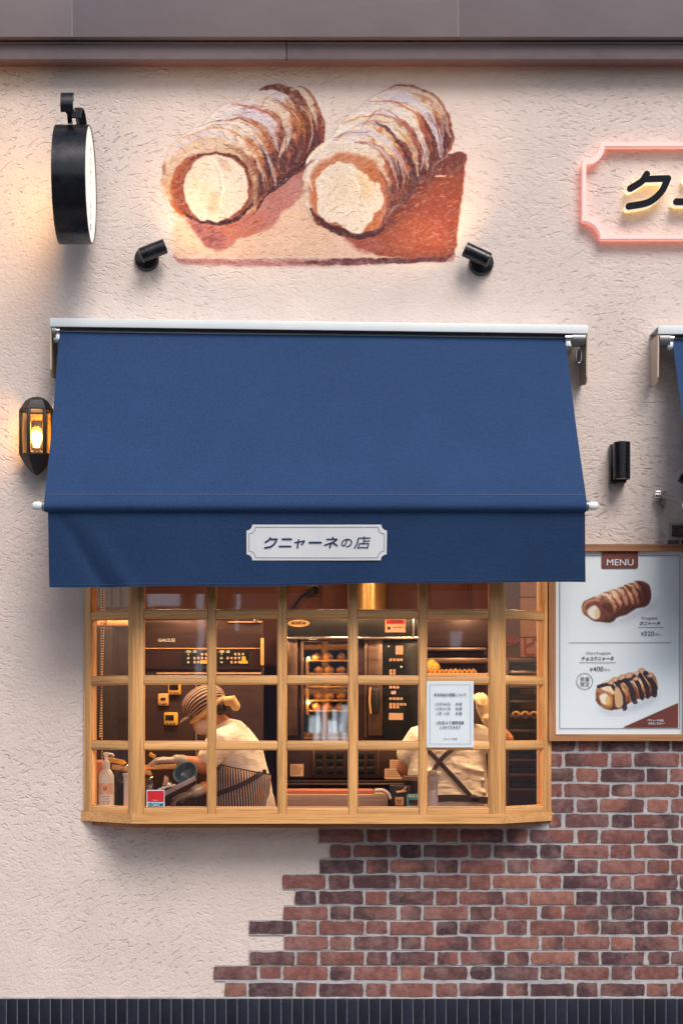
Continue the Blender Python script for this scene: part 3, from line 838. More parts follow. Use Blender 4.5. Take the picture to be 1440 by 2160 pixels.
# board edge, left to right getting darker
cv.poly([(366, 532), (372, 543), (400, 545), (640, 545), (860, 543), (948, 538), (960, 535), (958, 546), (946, 552), (830, 555), (700, 561), (470, 561), (390, 558), (370, 548)], (196, 138, 132), .95, 1.2, tex=.7 + .5 * br2, wob=.6)
cv.line([(700, 549), (820, 548), (900, 546), (945, 543), (955, 537)], 11, DARK, .85, 3, clip=.55 + .6 * br2)
cv.line([(380, 551), (480, 553), (600, 553), (700, 553)], 9, (176, 112, 112), .55, 3, dry=.5)
# board, right part
rb = [(700, 478), (800, 480), (850, 420), (905, 360), (948, 322), (976, 320), (983, 326), (981, 360), (972, 430), (964, 500), (958, 536), (946, 542), (880, 543), (800, 540), (752, 520)]
mr = cv.poly(rb, (146, 78, 64), 1, 1.4, spline=False)
cv.poly([(790, 520), (840, 470), (890, 455), (930, 470), (945, 520), (900, 538), (820, 538)], (170, 92, 70), .7, 10, clip=mr, tex=.35 + .9 * br)
cv.poly([(830, 500), (880, 480), (905, 505), (860, 528)], (190, 110, 80), .4, 7, clip=mr, tex=br2 * 1.2)
cv.poly([(800, 470), (850, 405), (900, 350), (940, 318), (978, 318), (970, 360), (915, 378), (862, 440), (820, 480)], (112, 62, 62), .9, 6, clip=mr, tex=.5 + .6 * br)
cv.poly([(905, 440), (960, 400), (968, 460), (950, 500), (915, 490)], (142, 66, 58), .6, 8, clip=mr, tex=br)
for k in range(90):
    r_ = np.random.RandomState(400 + k); x, y = 830 + r_.rand() * 140, 350 + r_.rand() * 180
    cv.line([(x, y), (x + 8 + r_.rand() * 8, y - 1 - 5 * r_.rand())], 1.6 + r_.rand() * 1.6, [(232, 160, 120), (120, 54, 52), (214, 120, 80), (150, 74, 60)][k % 4], .55, 1.2, clip=mr, spline=False)
cv.line([(918, 371), (941, 369)], 5, (232, 190, 168), .9, 1.5, clip=mr)
cv.line([(983, 326), (981, 360), (972, 430), (962, 512)], 2.5, (224, 160, 124), .7, 1.5)
cv.poly([(706, 478), (735, 498), (790, 500), (816, 520), (770, 535), (735, 512)], (176, 100, 92), .8, 3, tex=.5 + .6 * br)
# cast colour under the left horn
ms = cv.poly([(398, 458), (404, 478), (416, 498), (432, 518), (452, 527), (470, 526), (490, 518), (505, 503), (530, 497), (560, 487), (584, 470), (592, 452), (620, 430), (640, 400), (655, 350), (640, 344), (600, 370), (540, 430), (480, 455)], (190, 122, 114), 1, 1.5, tex=.85 + .2 * br)
cv.poly([(402, 462), (440, 470), (470, 500), (452, 524), (430, 514), (410, 492)], (128, 76, 84), .8, 6, clip=ms, tex=.4 + .8 * br)
cv.poly([(450, 472), (520, 462), (560, 450), (540, 490), (490, 500)], (200, 116, 88), .7, 7, clip=ms, tex=br * 1.3)
cv.poly([(560, 470), (600, 420), (645, 370), (648, 400), (610, 450), (580, 480)], (206, 146, 138), .6, 6, clip=ms, tex=br2 * 1.2)
PAL = [(100, 60, 62), (144, 84, 72), (184, 114, 88), (212, 158, 126), (232, 200, 176), (240, 220, 208), (246, 232, 222), (234, 220, 224)]
# left horn
ol = [(340, 385), (352, 325), (388, 283), (425, 265), (442, 247), (455, 232), (482, 217), (505, 215), (520, 202), (545, 186), (585, 176), (612, 182), (637, 179), (656, 197), (677, 232), (685, 268), (680, 303), (665, 316), (652, 342), (620, 367), (592, 387), (562, 412), (537, 447), (510, 457), (470, 469), (432, 469), (402, 460), (372, 455), (350, 420)]
m1, T1, PH1, lit1 = cv.roll(ol, (446, 374), (104, 98), (628, 254), (62, 80), 5.4, PAL, line_w=.07)
hide = 1.0
e1 = m1
for pts, w, c, al in [
    ([(548, 187), (585, 180), (620, 198), (640, 240), (648, 290), (640, 335)], 22, (120, 64, 54), .85), ([(600, 205), (626, 240), (636, 290), (628, 340)], 16, (190, 122, 74), .8),
    ([(634, 285), (634, 320), (622, 352)], 16, DARK, .8), ([(652, 320), (640, 345), (610, 368), (570, 402), (540, 440)], 5, (70, 40, 48), .9),
    ([(612, 186), (634, 186), (658, 222), (668, 262)], 13, (236, 218, 196), .85), ([(638, 182), (662, 210), (680, 250)], 7, BROWN, .8), ([(664, 250), (674, 276), (680, 300)], 12, (150, 78, 66), .8),
    ([(520, 206), (560, 208), (596, 236), (606, 290), (590, 330)], 20, (238, 222, 204), .8), ([(500, 222), (545, 226), (585, 258), (600, 320)], 3, RUST, .8), ([(487, 218), (520, 224), (560, 236), (590, 262)], 5, (190, 92, 62), .7),
    ([(444, 250), (500, 236), (540, 246), (572, 276), (586, 318)], 15, (226, 216, 224), .75), ([(428, 264), (470, 252), (520, 254), (560, 286), (582, 330), (590, 370)], 5, BROWN, .8),
    ([(400, 278), (450, 266), (500, 268), (545, 300), (572, 352), (580, 390)], 12, (238, 228, 218), .7), ([(392, 286), (450, 270), (500, 282), (540, 320), (560, 372), (566, 400)], 5, (214, 146, 84), .75),
    ([(548, 310), (562, 336), (568, 370)], 8, (78, 52, 64), .75), ([(474, 304), (508, 322), (530, 352), (540, 385)], 13, (104, 56, 54), .85), ([(538, 330), (553, 360), (560, 400)], 3.5, (240, 222, 206), .6),
    ([(505, 300), (540, 335), (556, 380)], 6, (236, 214, 198), .6), ([(592, 256), (604, 300), (600, 350), (594, 380)], 3, DARK, .6), ([(350, 330), (372, 302), (410, 282)], 6, (240, 206, 160), .6)]:
    cv.line(pts, w, c, al, 2.0, clip=m1 * (.55 + .6 * cv.noise(7, 7)))
for k in range(34):
    r_ = np.random.RandomState(k); t = r_.rand(); a = -.5 + r_.rand() * 2.6
    cx, cy, rx, ry = 446 + 182 * t, 374 - 120 * t, 104 - 42 * t, 98 - 18 * t
    pts = [(cx + rx * math.cos(a + q) * .985, cy - ry * math.sin(a + q) * .985) for q in (0, .22, .45, .7)]
    c = [(246, 238, 228), RUST, (232, 196, 150), (150, 92, 84), LILAC, ORANGE][r_.randint(6)]
    cv.line(pts, 1.5 + r_.rand() * 4, c, .35 + .3 * r_.rand(), 1.5, clip=m1 * (T1 > .06))
# front ring and cream
cv.poly([(352, 420), (344, 385), (356, 335), (392, 300), (440, 288), (492, 300), (530, 340), (545, 390), (532, 440), (500, 458), (440, 468), (395, 456)], (226, 190, 152), .75, 3, clip=m1, tex=.45 + .8 * br)
cv.poly([(372, 440), (360, 400), (372, 356), (400, 330), (440, 318), (490, 326), (522, 356), (534, 400), (520, 440), (490, 462), (440, 470), (400, 460)], (150, 78, 62), .95, 2.5, clip=m1, tex=.75 + .4 * br)
cv.line([(366, 410), (370, 370), (396, 338)], 13, (196, 112, 72), .8, 3, dry=.4); cv.line([(362, 395), (366, 430), (388, 458)], 8, (200, 116, 68), .7, 3)
cv.line([(400, 326), (440, 318), (480, 322)], 5, (236, 206, 186), .6, 2)
cv.line([(388, 448), (410, 462), (450, 470), (490, 464), (520, 446), (534, 420)], 9, (72, 42, 52), .95, 2.5); cv.line([(400, 336), (424, 326), (462, 323), (500, 334), (520, 360), (529, 392)], 6, (100, 52, 50), .85, 2)
mc = cv.poly([(390, 376), (405, 350), (417, 334), (440, 326), (470, 327), (497, 340), (515, 360), (523, 384), (524, 405), (517, 428), (496, 450), (470, 464), (446, 467), (420, 460), (402, 443), (391, 420)], (244, 230, 212), 1, 1.3)
cv.poly([(400, 370), (430, 340), (445, 380), (435, 440), (405, 430)], (240, 220, 190), .7, 9, clip=mc, tex=br2 * 1.2)
cv.poly([(440, 420), (456, 400), (458, 440), (444, 452)], (222, 176, 134), .6, 6, clip=mc); cv.poly([(462, 335), (480, 340), (486, 356), (470, 352)], (216, 164, 130), .55, 5, clip=mc)
cv.line([(446, 332), (462, 356), (470, 390), (468, 420), (460, 445)], 6, (255, 248, 232), .9, 2.5, clip=mc); cv.line([(440, 330), (458, 356), (465, 392), (464, 412)], 2, (200, 172, 150), .6, 2, clip=mc)
cv.line([(476, 400), (470, 425), (482, 440)], 4, (238, 204, 140), .6, 3, clip=mc)
# right horn
orr = [(637, 393), (644, 348), (662, 314), (699, 288), (720, 256), (755, 229), (781, 208), (802, 194), (810, 183), (847, 175), (884, 182), (923, 203), (945, 242), (955, 269), (957, 298), (945, 322), (913, 350), (894, 369), (868, 403), (839, 430), (812, 462), (802, 490), (757, 497), (725, 490), (681, 477), (660, 464), (644, 430)]
m2, T2, PH2, lit2 = cv.roll(orr, (730, 396), (94, 98), (888, 262), (69, 87), 5.4, PAL[:2] + [RUST, (206, 150, 110), (234, 210, 184)] + PAL[5:], light=2.25, line_w=.07)
for pts, w, c, al in [
    ([(806, 190), (845, 178), (884, 186), (922, 208), (946, 250)], 6, (140, 80, 72), .9), ([(820, 186), (860, 186), (905, 206), (935, 245), (950, 290)], 14, (228, 200, 176), .75), ([(955, 290), (948, 318), (915, 350)], 8, (176, 96, 70), .8),
    ([(800, 200), (850, 205), (900, 240), (926, 290), (930, 330)], 17, (228, 222, 232), .8), ([(898, 236), (920, 264), (930, 300), (930, 330)], 4, (96, 70, 88), .7), ([(778, 214), (830, 214), (878, 244), (906, 290), (912, 330)], 4, (190, 108, 78), .8),
    ([(760, 228), (820, 226), (866, 256), (896, 310), (900, 356)], 16, (238, 232, 226), .75), ([(725, 256), (790, 242), (840, 256), (880, 300), (896, 356)], 5, (196, 116, 76), .8), ([(722, 262), (790, 250), (840, 272), (872, 320), (880, 370)], 15, (240, 222, 180), .7),
    ([(790, 256), (818, 272), (846, 306), (862, 340), (874, 372)], 9, (84, 50, 58), .9), ([(700, 290), (750, 278), (800, 288), (838, 326), (862, 376)], 14, (216, 206, 222), .7), ([(702, 292), (740, 278), (780, 280)], 4, BROWN, .8),
    ([(750, 300), (790, 306), (820, 340), (836, 390), (838, 425)], 13, (150, 82, 72), .75), ([(690, 300), (740, 292), (790, 306), (826, 350), (842, 400)], 6, (244, 228, 212), .7), ([(830, 320), (848, 356), (852, 392)], 4, (238, 220, 206), .6), ([(850, 350), (856, 380), (850, 410)], 9, (120, 72, 70), .6), ([(812, 460), (850, 425), (890, 380), (930, 335)], 6, (84, 50, 58), .85)]:
    cv.line(pts, w, c, al, 2.0, clip=m2 * (.55 + .6 * cv.noise(7, 7)))
for k in range(34):
    r_ = np.random.RandomState(100 + k); t = r_.rand(); a = -.5 + r_.rand() * 2.6
    cx, cy, rx, ry = 730 + 158 * t, 396 - 134 * t, 94 - 25 * t, 98 - 11 * t
    pts = [(cx + rx * math.cos(a + q) * .985, cy - ry * math.sin(a + q) * .985) for q in (0, .22, .45, .7)]
    c = [(248, 240, 230), RUST, (236, 204, 150), (150, 92, 96), LILAC, LILAC][r_.randint(6)]
    cv.line(pts, 1.5 + r_.rand() * 4, c, .35 + .3 * r_.rand(), 1.5, clip=m2 * (T2 > .06))
cv.poly([(642, 400), (650, 345), (690, 308), (740, 300), (790, 322), (818, 370), (822, 420), (806, 470), (760, 494), (700, 482), (656, 450)], (240, 222, 198), .8, 3, clip=m2, tex=.5 + .7 * br)
cv.poly([(654, 420), (658, 365), (684, 335), (730, 322), (780, 334), (808, 372), (816, 420), (806, 470), (790, 490), (750, 496), (700, 480), (668, 455)], (196, 108, 68), .9, 3, clip=m2, tex=.6 + .5 * br)
cv.line([(656, 440), (680, 470), (720, 488), (757, 497), (800, 486), (812, 460)], 16, (84, 48, 54), .95, 3); cv.line([(800, 360), (818, 400), (818, 450), (800, 482)], 9, (150, 84, 72), .8, 3); cv.line([(660, 400), (652, 360), (680, 326)], 6, (250, 238, 224), .8, 2)
mc2 = cv.poly([(668, 385), (680, 361), (700, 348), (718, 341), (735, 346), (757, 358), (786, 382), (802, 393), (808, 428), (792, 453), (778, 470), (765, 489), (752, 493), (733, 487), (712, 470), (681, 463), (670, 440)], (245, 231, 212), 1, 1.4, wob=1.6)
cv.poly([(690, 380), (730, 350), (740, 420), (700, 450)], (242, 222, 190), .7, 9, clip=mc2, tex=br2 * 1.2); cv.poly([(752, 362), (790, 390), (770, 420), (752, 400)], (240, 204, 150), .6, 8, clip=mc2)
cv.line([(738, 352), (752, 380), (756, 410), (748, 440)], 5, (255, 248, 234), .9, 3, clip=mc2); cv.line([(764, 350), (784, 372), (792, 390)], 6, (206, 122, 70), .8, 3); cv.line([(760, 400), (758, 420), (765, 440)], 3, (226, 190, 150), .6, 3, clip=mc2)
mk_ = .45 + .75 * cv.noise(16, 5)
cv.line([(610, 554), (720, 552.5), (840, 549.5), (925, 547), (957, 536)], 12, (104, 64, 72), .9, 2.5, clip=mk_)
cv.line([(372, 545), (430, 552), (540, 554), (640, 554)], 11, (190, 132, 128), .6, 3, clip=mk_)
cv.line([(655, 342), (620, 369), (592, 389), (562, 414), (538, 446)], 4.5, (72, 44, 52), .85, 1.5)
cv.line([(945, 322), (913, 351), (894, 370), (868, 404), (839, 432), (812, 463)], 4.5, (84, 52, 58), .85, 1.5)
cv.rgb = cv.rgb * (1 + (sp[..., None] - .5) * .09)
chip = np.clip((cv.noise(3.2, 2.2) * .7 + cv.noise(7, 5) * .3 - .74) * 9, 0, 1)
cv.a = np.clip(cv.a * (.92 + .16 * cv.noise(5, 5)) * (1 - .18 * chip), 0, 1)
mur = cv.mesh('mural', m_mural, bld, -.0007, WALL, .84, label='mural of two cream-filled pastry horns on a board')
# ------------------------------------------------------------------ things on the facade
def pbox(mb, x0, y0, x1, y1, yf, depth, bev=.003, col=None):
    """box whose front face spans photo pixels (x0, y0)-(x1, y1) on the plane yf"""
    a, c = P(x0, y0, yf), P(x1, y1, yf)
    return mb.box(((a.x + c.x) / 2, yf + depth / 2, (a.z + c.z) / 2), (abs(c.x - a.x), depth, abs(a.z - c.z)), None, bev, col)

def awning(label, cx0, cx1, fx0, fx1, tz0, tz1, bx0, bx1, patch=True, group=None):
    root = thing('window_awning', label, 'awning', ((cx0 + cx1) / 2, 0, 2.1), group)
    YC, YB, ZB, RB = -.185, -.57, 2.462, .028
    tz = lambda x: tz0 + (tz1 - tz0) * (x - cx0) / (cx1 - cx0)
    mb = MB(); ang = math.atan2(tz1 - tz0, cx1 - cx0); rot = Matrix.Rotation(-ang, 3, 'Y')
    mid = (cx0 + cx1) / 2; Ln = cx1 - cx0
    mb.box((mid, YC + .004, tz(mid) - .020), (Ln, .012, .042), rot, .003)
    mb.box((mid, YC / 2 + .005, tz(mid) - .003), (Ln - .004, -YC - .012, .006), rot, .001)
    mb.build('cassette', m_alu, root)
    for x in (cx0 + .003, cx1 - .003):
        mb = MB(); zt_ = tz(x) - (.040 if x < mid else .040); z0 = zt_ - .235
        yz = [(-.002, zt_), (-.002, z0 + .02), (-.12, z0), (-.15, z0 + .006), (-.170, z0 + .03), (-.180, zt_)]
        vs = [(x - .0035, y, z) for y, z in yz] + [(x + .0035, y, z) for y, z in yz]; n = len(yz)
        mb.add(vs, [list(range(n)), list(range(2 * n - 1, n - 1, -1))] + [[i, (i + 1) % n, (i + 1) % n + n, i + n] for i in range(n)])
        mb.build('side_bracket', m_beige, root, recalc=True)
    mb = MB(); zr = lambda x: tz(x) - .058
    mb.tube([(cx0 + .02, -.125, zr(cx0)), (cx1 - .02, -.125, zr(cx1))], .028, 16)
    for xa, xb in ((cx0 + .01, fx0 - .015), (fx1 + .028, cx1 - .012)):
        mb.tube([(xa, -.15, zr(xa) - .004), (xb, -.15, zr(xb) - .004)], .036, 16)
    mb.build('roller', m_grey_metal, root)
    for xe, d in ((fx1 + .012, 1), (fx0 - .012, -1)):
        mb = MB()
        mb.tube([(xe - .016, -.16, zr(xe)), (xe + .016, -.16, zr(xe))], .020, 12)
        mb.box((xe, -.16, zr(xe) - .032), (.03, .02, .05), bev=.004); mb.build('roller_pin', m_chrome, root)
    xe = (fx1 + cx1) / 2 + .014
    xl = (fx0 + cx0) / 2 - .0
    for q in ([xe] if fx0 - cx0 < .1 else [xe, xl]):
        mb = MB(); mb.tube([(q, -.15, zr(q) - .03), (q, -.15, zr(q) - .049)], .004, 8)
        mb.tube([(q + .013 * math.sin(a), -.15, zr(q) - .083 + .035 * math.cos(a)) for a in [2 * math.pi * k / 16 for k in range(17)]], .0035, 6, caps=False); mb.build('crank_eye', m_chrome, root)
    # cloth from the roller over the front bar
    def cloth(u, v):
        if v < .93:
            t = v / .93; x0, x1 = fx0 + (bx0 - fx0) * t, fx1 + (bx1 - fx1) * t; x = x0 + (x1 - x0) * u
            y = -.148 + (YB - RB * .85 + .148) * t; z = (zr(x) + .012) + (ZB + RB * .75 - zr(x) - .012) * t
            sag = .028 * math.sin(math.pi * t) * (.6 + .4 * math.sin(math.pi * u)) + .007 * math.sin(u * 8 + 2.5 * t) * math.sin(math.pi * t) + .0035 * math.sin(u * 23 + t * 4) * math.sin(math.pi * t) ** 2 + .004 * math.exp(-((u - .06 - .10 * t) / .02) ** 2) * math.sin(math.pi * t) - .004 * math.exp(-((u - .93 + .06 * t) / .02) ** 2) * math.sin(math.pi * t)
            return (x, y + sag * .8, z - sag * .5)
        a = R(50) - (v - .93) / .07 * R(150); x = bx0 + (bx1 - bx0) * u
        return (x, YB - (RB + .001) * math.cos(a), ZB + (RB + .001) * math.sin(a))
    mb = MB(); mb.grid(cloth, 90, 80); mb.build('canopy', m_navy, root, sharp=60)
    mb = MB(); mb.grid(lambda u, v: tuple(np.array(cloth(u, .895 + .004 * v)) + np.array((0, -.0015, .001))), 90, 1); mb.build('seam_stitching', m_navy_ink, root)
    mb = MB(); mb.tube([(bx0 - .012, YB, ZB), (bx1 + .012, YB, ZB)], RB - .003, 16); mb.build('front_bar', m_grey_metal, root)
    for x, d in ((bx0, -1), (bx1, 1)):
        mb = MB(); mb.tube([(x + d * .010, YB, ZB), (x + d * .014, YB, ZB), (x + d * .015, YB, ZB), (x + d * .020, YB, ZB), (x + d * .021, YB, ZB), (x + d * .045, YB, ZB), (x + d * .055, YB, ZB), (x + d * .060, YB, ZB)],
                           [.02, .02, .015, .015, .020, .020, .015, .006], 18); mb.build('end_cap', m_alu, root)
    ZV = 2.108
    def val(u, v):
        x = bx0 + .014 + (bx1 - bx0 - .018) * u + (.030 * u - .008) * v; z = ZB - RB * .7 + (ZV - .007 * math.sin(u * 5.2 + .5) - .003 * math.sin(u * 17 + 1) - .006 * (u - .5) * 2 * -1 - ZB + RB * .7) * v
        y = YB - .004 + .10 * v
        y += .010 * math.sin(u * 13 + 1.3) * v + .004 * math.sin(u * 33 + 2.5 * v) * v * v
        # slack folds at the left end, running down to the right
        d = (u - .018 - .085 * v) / .016; y += .020 * math.exp(-d * d) * v ** .7 * (1 - .4 * v)
        d = (u - .06 - .09 * v) / .02; y -= .012 * math.exp(-d * d) * v
        d = (u - .94 + .05 * v) / .02; y += .008 * math.exp(-d * d) * v
        return (x, y, z)
    mb = MB(); mb.grid(val, 200, 30); vo = mb.build('valance', m_navy, root, sharp=0)
    mb = MB()
    mb.grid(lambda u, v: (val(u, .962 + .005 * v)[0], val(u, .965)[1] - .0015, val(u, .962 + .006 * v)[2]), 200, 1); mb.build('hem_stitching', m_navy_ink, vo)
    for x, s in ((cx0 + (.045 if cx0 > 0 else .10), -1), (cx1 - .055, 1)):     # folding arms under the cloth
        ax = x if s < 0 else x
        mb = MB(); mb.box((ax, -.02, 2.575), (.055, .04, .05), bev=.006); mb.tube([(ax - .03, -.045, 2.575), (ax + .03, -.045, 2.575)], .018, 12); mb.build('arm_bracket', m_chrome, root)
        mb = MB(); mb.tube([(ax + .004, -.05, 2.572), ((bx0 if s < 0 else bx1) + .01, YB, ZB)], .015, 12)
        mb.tube([(ax, -.04, 2.556), (ax - .01, -.045, 2.535), (ax + .01, -.047, 2.515)], .007, 8); mb.build('folding_arm', m_grey_metal if s else m_chrome, root)
    if patch:
        YP = val(.5, .5)[1]
        def vy(x, z):
            u = (x - bx0 - .014) / (bx1 - bx0 - .018); v = (ZB - RB * .7 - z) / (ZB - RB * .7 - ZV)
            return val(u, v)[1]
        k = (CD + YP) / CD / 430
        X = lambda px: (px - 568) * k
        Z = lambda py: CZ + (1510 - py) * k
        x0, x1, y0, y1, n = 520, 815, 1108.5, 1181.5, 12
        def notch(ins, nn):
            a0, a1, b0, b1 = x0 + ins, x1 - ins, y0 + ins, y1 - ins; r = nn + ins * .3; o = []
            for cx_, cy_, s0 in ((a0, b0, 90), (a1, b0, 180), (a1, b1, 270), (a0, b1, 0)):
                for q in range(7):
                    a = R(s0 - q * 15); o.append((cx_ + r * math.cos(a), cy_ + r * math.sin(a)))
            return o
        def onto(poly, off): return [(X(x), vy(X(x), Z(y)) - off, Z(y)) for x, y in poly]
        # sheet follows the cloth: strips of quads clipped to the outline
        mb = MB(); op = notch(0, n)
        xs = sorted(set([x0, x1] + [round(x0 + n * c, 3) for c in (.26, .5, .707, .866, .966, 1)] + [round(x1 - n * c, 3) for c in (.26, .5, .707, .866, .966, 1)] + list(np.linspace(x0 + n, x1 - n, 28))))
        def vspan(x):
            dx = min(x - x0, x1 - x); q = math.sqrt(max(n * n - dx * dx, 0)) if dx < n else 0
            return y0 + q, y1 - q
        vs, fs = [], []; rows_ = 6
        for x in xs:
            a, c = vspan(x)
            for j in range(rows_ + 1):
                y = a + (c - a) * j / rows_; vs.append((X(x), vy(X(x), Z(y)) - .003, Z(y)))
        for i in range(len(xs) - 1):
            for j in range(rows_): b = i * (rows_ + 1) + j; fs.append([b, b + 1, b + rows_ + 2, b + rows_ + 1])
        mb.add(vs, fs, None, None, True); mb.build('name_patch', m_patch, vo)
        mb = MB(); ins = notch(5.2, n)
        dn = []
        for q in range(len(ins)):
            (xa, ya), (xb, yb) = ins[q], ins[(q + 1) % len(ins)]; m_ = max(1, int(math.hypot(xb - xa, yb - ya) / 12))
            dn += [(xa + (xb - xa) * t / m_, ya + (yb - ya) * t / m_) for t in range(m_)]
        m_ = len(dn)
        for q in range(m_):
            p0, p1 = dn[q], dn[(q + 1) % m_]; d = Vector((p1[0] - p0[0], p1[1] - p0[1])); d.normalize(); nn = (-d.y * .55, d.x * .55)
            mb.add(onto([(p0[0] - nn[0], p0[1] - nn[1]), (p0[0] + nn[0], p0[1] + nn[1]), (p1[0] + nn[0], p1[1] + nn[1]), (p1[0] - nn[0], p1[1] - nn[1])], .0045), [[0, 1, 2, 3]])
        mb.build('patch_border', m_ink_soft, vo)
        mb = MB(); i = 0
        for gl in GLYPHS:
            for w, pts in gl:
                i += 1; o = stroke_poly(pts, w); o = [(510 + x / 4.5, 1090 + y / 4.5) for x, y in o]
                mb.add(onto(o, .0045 + .0002 * (i % 5)), [list(range(len(o)))[::-1]])
        mb.build('patch_lettering', m_navy_ink, vo)
    return root
awning('navy blue canvas awning with white name patch pulled out over the bay window', -1.053, 1.529, -1.011, 1.426, 3.4105, 3.376, -1.0274, 1.448, True)
awning('navy awning cut off by the right edge of the photo, arm and bracket showing', 1.865, 4.2, 1.940, 4.08, 3.374, 3.374, 1.950, 4.1, False)
# fleck of white on the canopy
mb = MB(); mb.ball(P(489, 838, -.262), (.004, .002, .006), 8); tag(mb.build('paper_fleck', m_patch), 'tiny white fleck stuck on the navy awning cloth', 'fleck')

# --- round blade sign
sg = thing('blade_sign', 'round black blade sign with lit white faces on a scrolled iron bracket', 'sign', (-.915, 0, 3.72))
rx = Matrix.Rotation(R(90), 3, 'Y'); cY, cZ, RS = -.35, 4.000, .2705; xa, xb = -.994, -.838
mb = MB(); mb.lathe([(RS - .008, xa), (RS, xa), (RS, xb), (RS - .006, xb), (RS - .006, xb - .012)], (0, cY, cZ), 64, rx)
mb.lathe([(RS + .0012, xa + .02), (RS + .0012, xa + .023)], (0, cY, cZ), 64, rx); mb.build('rim', m_black, sg, sharp=50)
mb = MB(); mb.lathe([(0, xb - .004), (RS - .0065, xb - .004)], (0, cY, cZ), 64, rx); fo = mb.build('face', m_signface, sg)
mb = MB(); r9 = Matrix.Rotation(R(90), 3, 'Z')
for i, ch in enumerate('クニャーネの店'):
    zz_ = cZ + .16 - i * .05 - (.06 if i > 3 else 0)
    text(mb, ch, (cY, zz_), .042, -(xb - .002), bold=.02, rot=Matrix.Rotation(R(90), 3, 'Z'))
    if i in (3, 6): mb.build('face_lettering', m_ink, fo); mb = MB()
mb = MB(); mb.lathe([(0, xa + .004), (RS - .0085, xa + .004)], (0, cY, cZ), 64, rx); mb.build('face', m_signback, sg)
def strap(mb, yz, x, w, t=.005):
    n = len(yz); vs, fs = [], []
    for i, (y, z) in enumerate(yz):
        a = Vector(yz[max(i - 1, 0)]); c = Vector(yz[min(i + 1, n - 1)]); d = (c - a).normalized(); nn = Vector((-d.y, d.x)) * t / 2
        ww = w[i] if hasattr(w, '__len__') else w
        xx = x[i] if hasattr(x, '__len__') else x
        for sx, sn in ((-1, -1), (1, -1), (1, 1), (-1, 1)): vs.append((xx + sx * ww / 2, y + nn.x * sn, z + nn.y * sn))
    for i in range(n - 1):
        for k in range(4): fs.append([i * 4 + k, i * 4 + (k + 1) % 4, (i + 1) * 4 + (k + 1) % 4, (i + 1) * 4 + k])
    fs += [[3, 2, 1, 0], [n * 4 - 4, n * 4 - 3, n * 4 - 2, n * 4 - 1]]
    mb.add(vs, fs, None, None, True)
mb = MB(); ztop = cZ + RS
c1 = [(-.50 + .055 * math.cos(R(a)), ztop + .125 + .055 * math.sin(R(a))) for a in range(-40, 200, 16)]
sc = c1[::-1] + curve2([(-.455, ztop + .085), (-.44, ztop + .05), (-.42, ztop + .02), (-.40, ztop - .002)], 4)
sc = curve2([(-.560, ztop + .000), (-.572, ztop + .040), (-.556, ztop + .084), (-.520, ztop + .098), (-.485, ztop + .086), (-.470, ztop + .055), (-.462, ztop + .025), (-.445, ztop + .004), (-.42, ztop - .004)], 5)
strap(mb, sc, -.928, [.058] * 16 + [.045] * 6 + [.034] * 8 + [.022] * (len(sc) - 30), .006)
ar = [(-.25 + .17 * math.cos(R(a)), ztop - .01 + .122 * math.sin(R(a))) for a in range(12, 171, 8)]
strap(mb, ar, -.905, .05, .006)
mb.box((-.905, -.045, ztop - .04), (.03, .09, .02), bev=.003); mb.box((-.905, -.006, ztop - .06), (.07, .012, .16), bev=.004)
mb.box((-.905, -.16, ztop - .012), (.03, .28, .014), bev=.003)
mb.build('hanger', m_black, sg, sharp=40)
mb = MB(); mb.tube([(-.921, -.428, ztop - .02), (-.923, -.450, ztop + .03)], .0022, 6); mb.tube([(-.913, -.41, ztop + .075), (-.893, -.33, ztop - .0)], .0022, 6); mb.tube([(-.921, -.447, ztop + .03), (-.910, -.40, ztop + .09)], .0022, 6); mb.build('stay_wire', m_beige, sg)

# --- carriage lantern
ln = thing('wall_lantern', 'black hexagonal carriage lantern with amber panes and glowing bulb', 'lantern', (-1.12, 0, fz(1003)))
lx, ly = fx(77, -.085), -.082; lr = .078
zb_, zc, zd, ze = fz(1003, -.085), fz(958, -.085), fz(868, -.085), fz(838, -.085)
rz = Matrix.Rotation(R(8), 3, 'Z')
def hexl(mb, prof): mb.lathe(prof, (lx, ly, 0), 6, rz); mb.sm[-len(prof) * 6:] = [False] * len(mb.sm[-len(prof) * 6:])
mb = MB(); hexl(mb, [(lr * .95, zd - .001), (lr * 1.08, zd), (lr * 1.08, zd + .008), (lr * .92, zd + .025), (lr * .72, zd + .05), (lr * .45, zd + .066), (.006, ze + .002), (.0, ze + .002)]); mb.build('dome', m_black_rough, ln, sharp=20)
mb = MB(); hexl(mb, [(0, zb_), (.010, zb_ + .004), (lr * .35, zb_ + .018), (lr * .7, zb_ + .05), (lr * .98, zc - .016), (lr * 1.04, zc - .008), (lr * 1.04, zc), (lr * .9, zc + .002), (0, zc + .002)]); mb.build('bowl', m_black_rough, ln, sharp=20)
mb = MB()
for k in range(6):
    a = R(8 + 60 * k); mb.bar((lx + lr * .97 * math.cos(a), ly + lr * .97 * math.sin(a), zc), (lx + lr * .97 * math.cos(a), ly + lr * .97 * math.sin(a), zd), .017, .017, .002)
mb.build('cage', m_black_rough, ln)
mb = MB()
for k in range(6):
    a, c = R(8 + 60 * k), R(68 + 60 * k); q = lr * .92
    mb.add([(lx + q * math.cos(a), ly + q * math.sin(a), zc + .003), (lx + q * math.cos(c), ly + q * math.sin(c), zc + .003), (lx + q * math.cos(c), ly + q * math.sin(c), zd - .003), (lx + q * math.cos(a), ly + q * math.sin(a), zd - .003)], [[0, 1, 2, 3]])
mb.build('glass_panes', m_amber, ln)
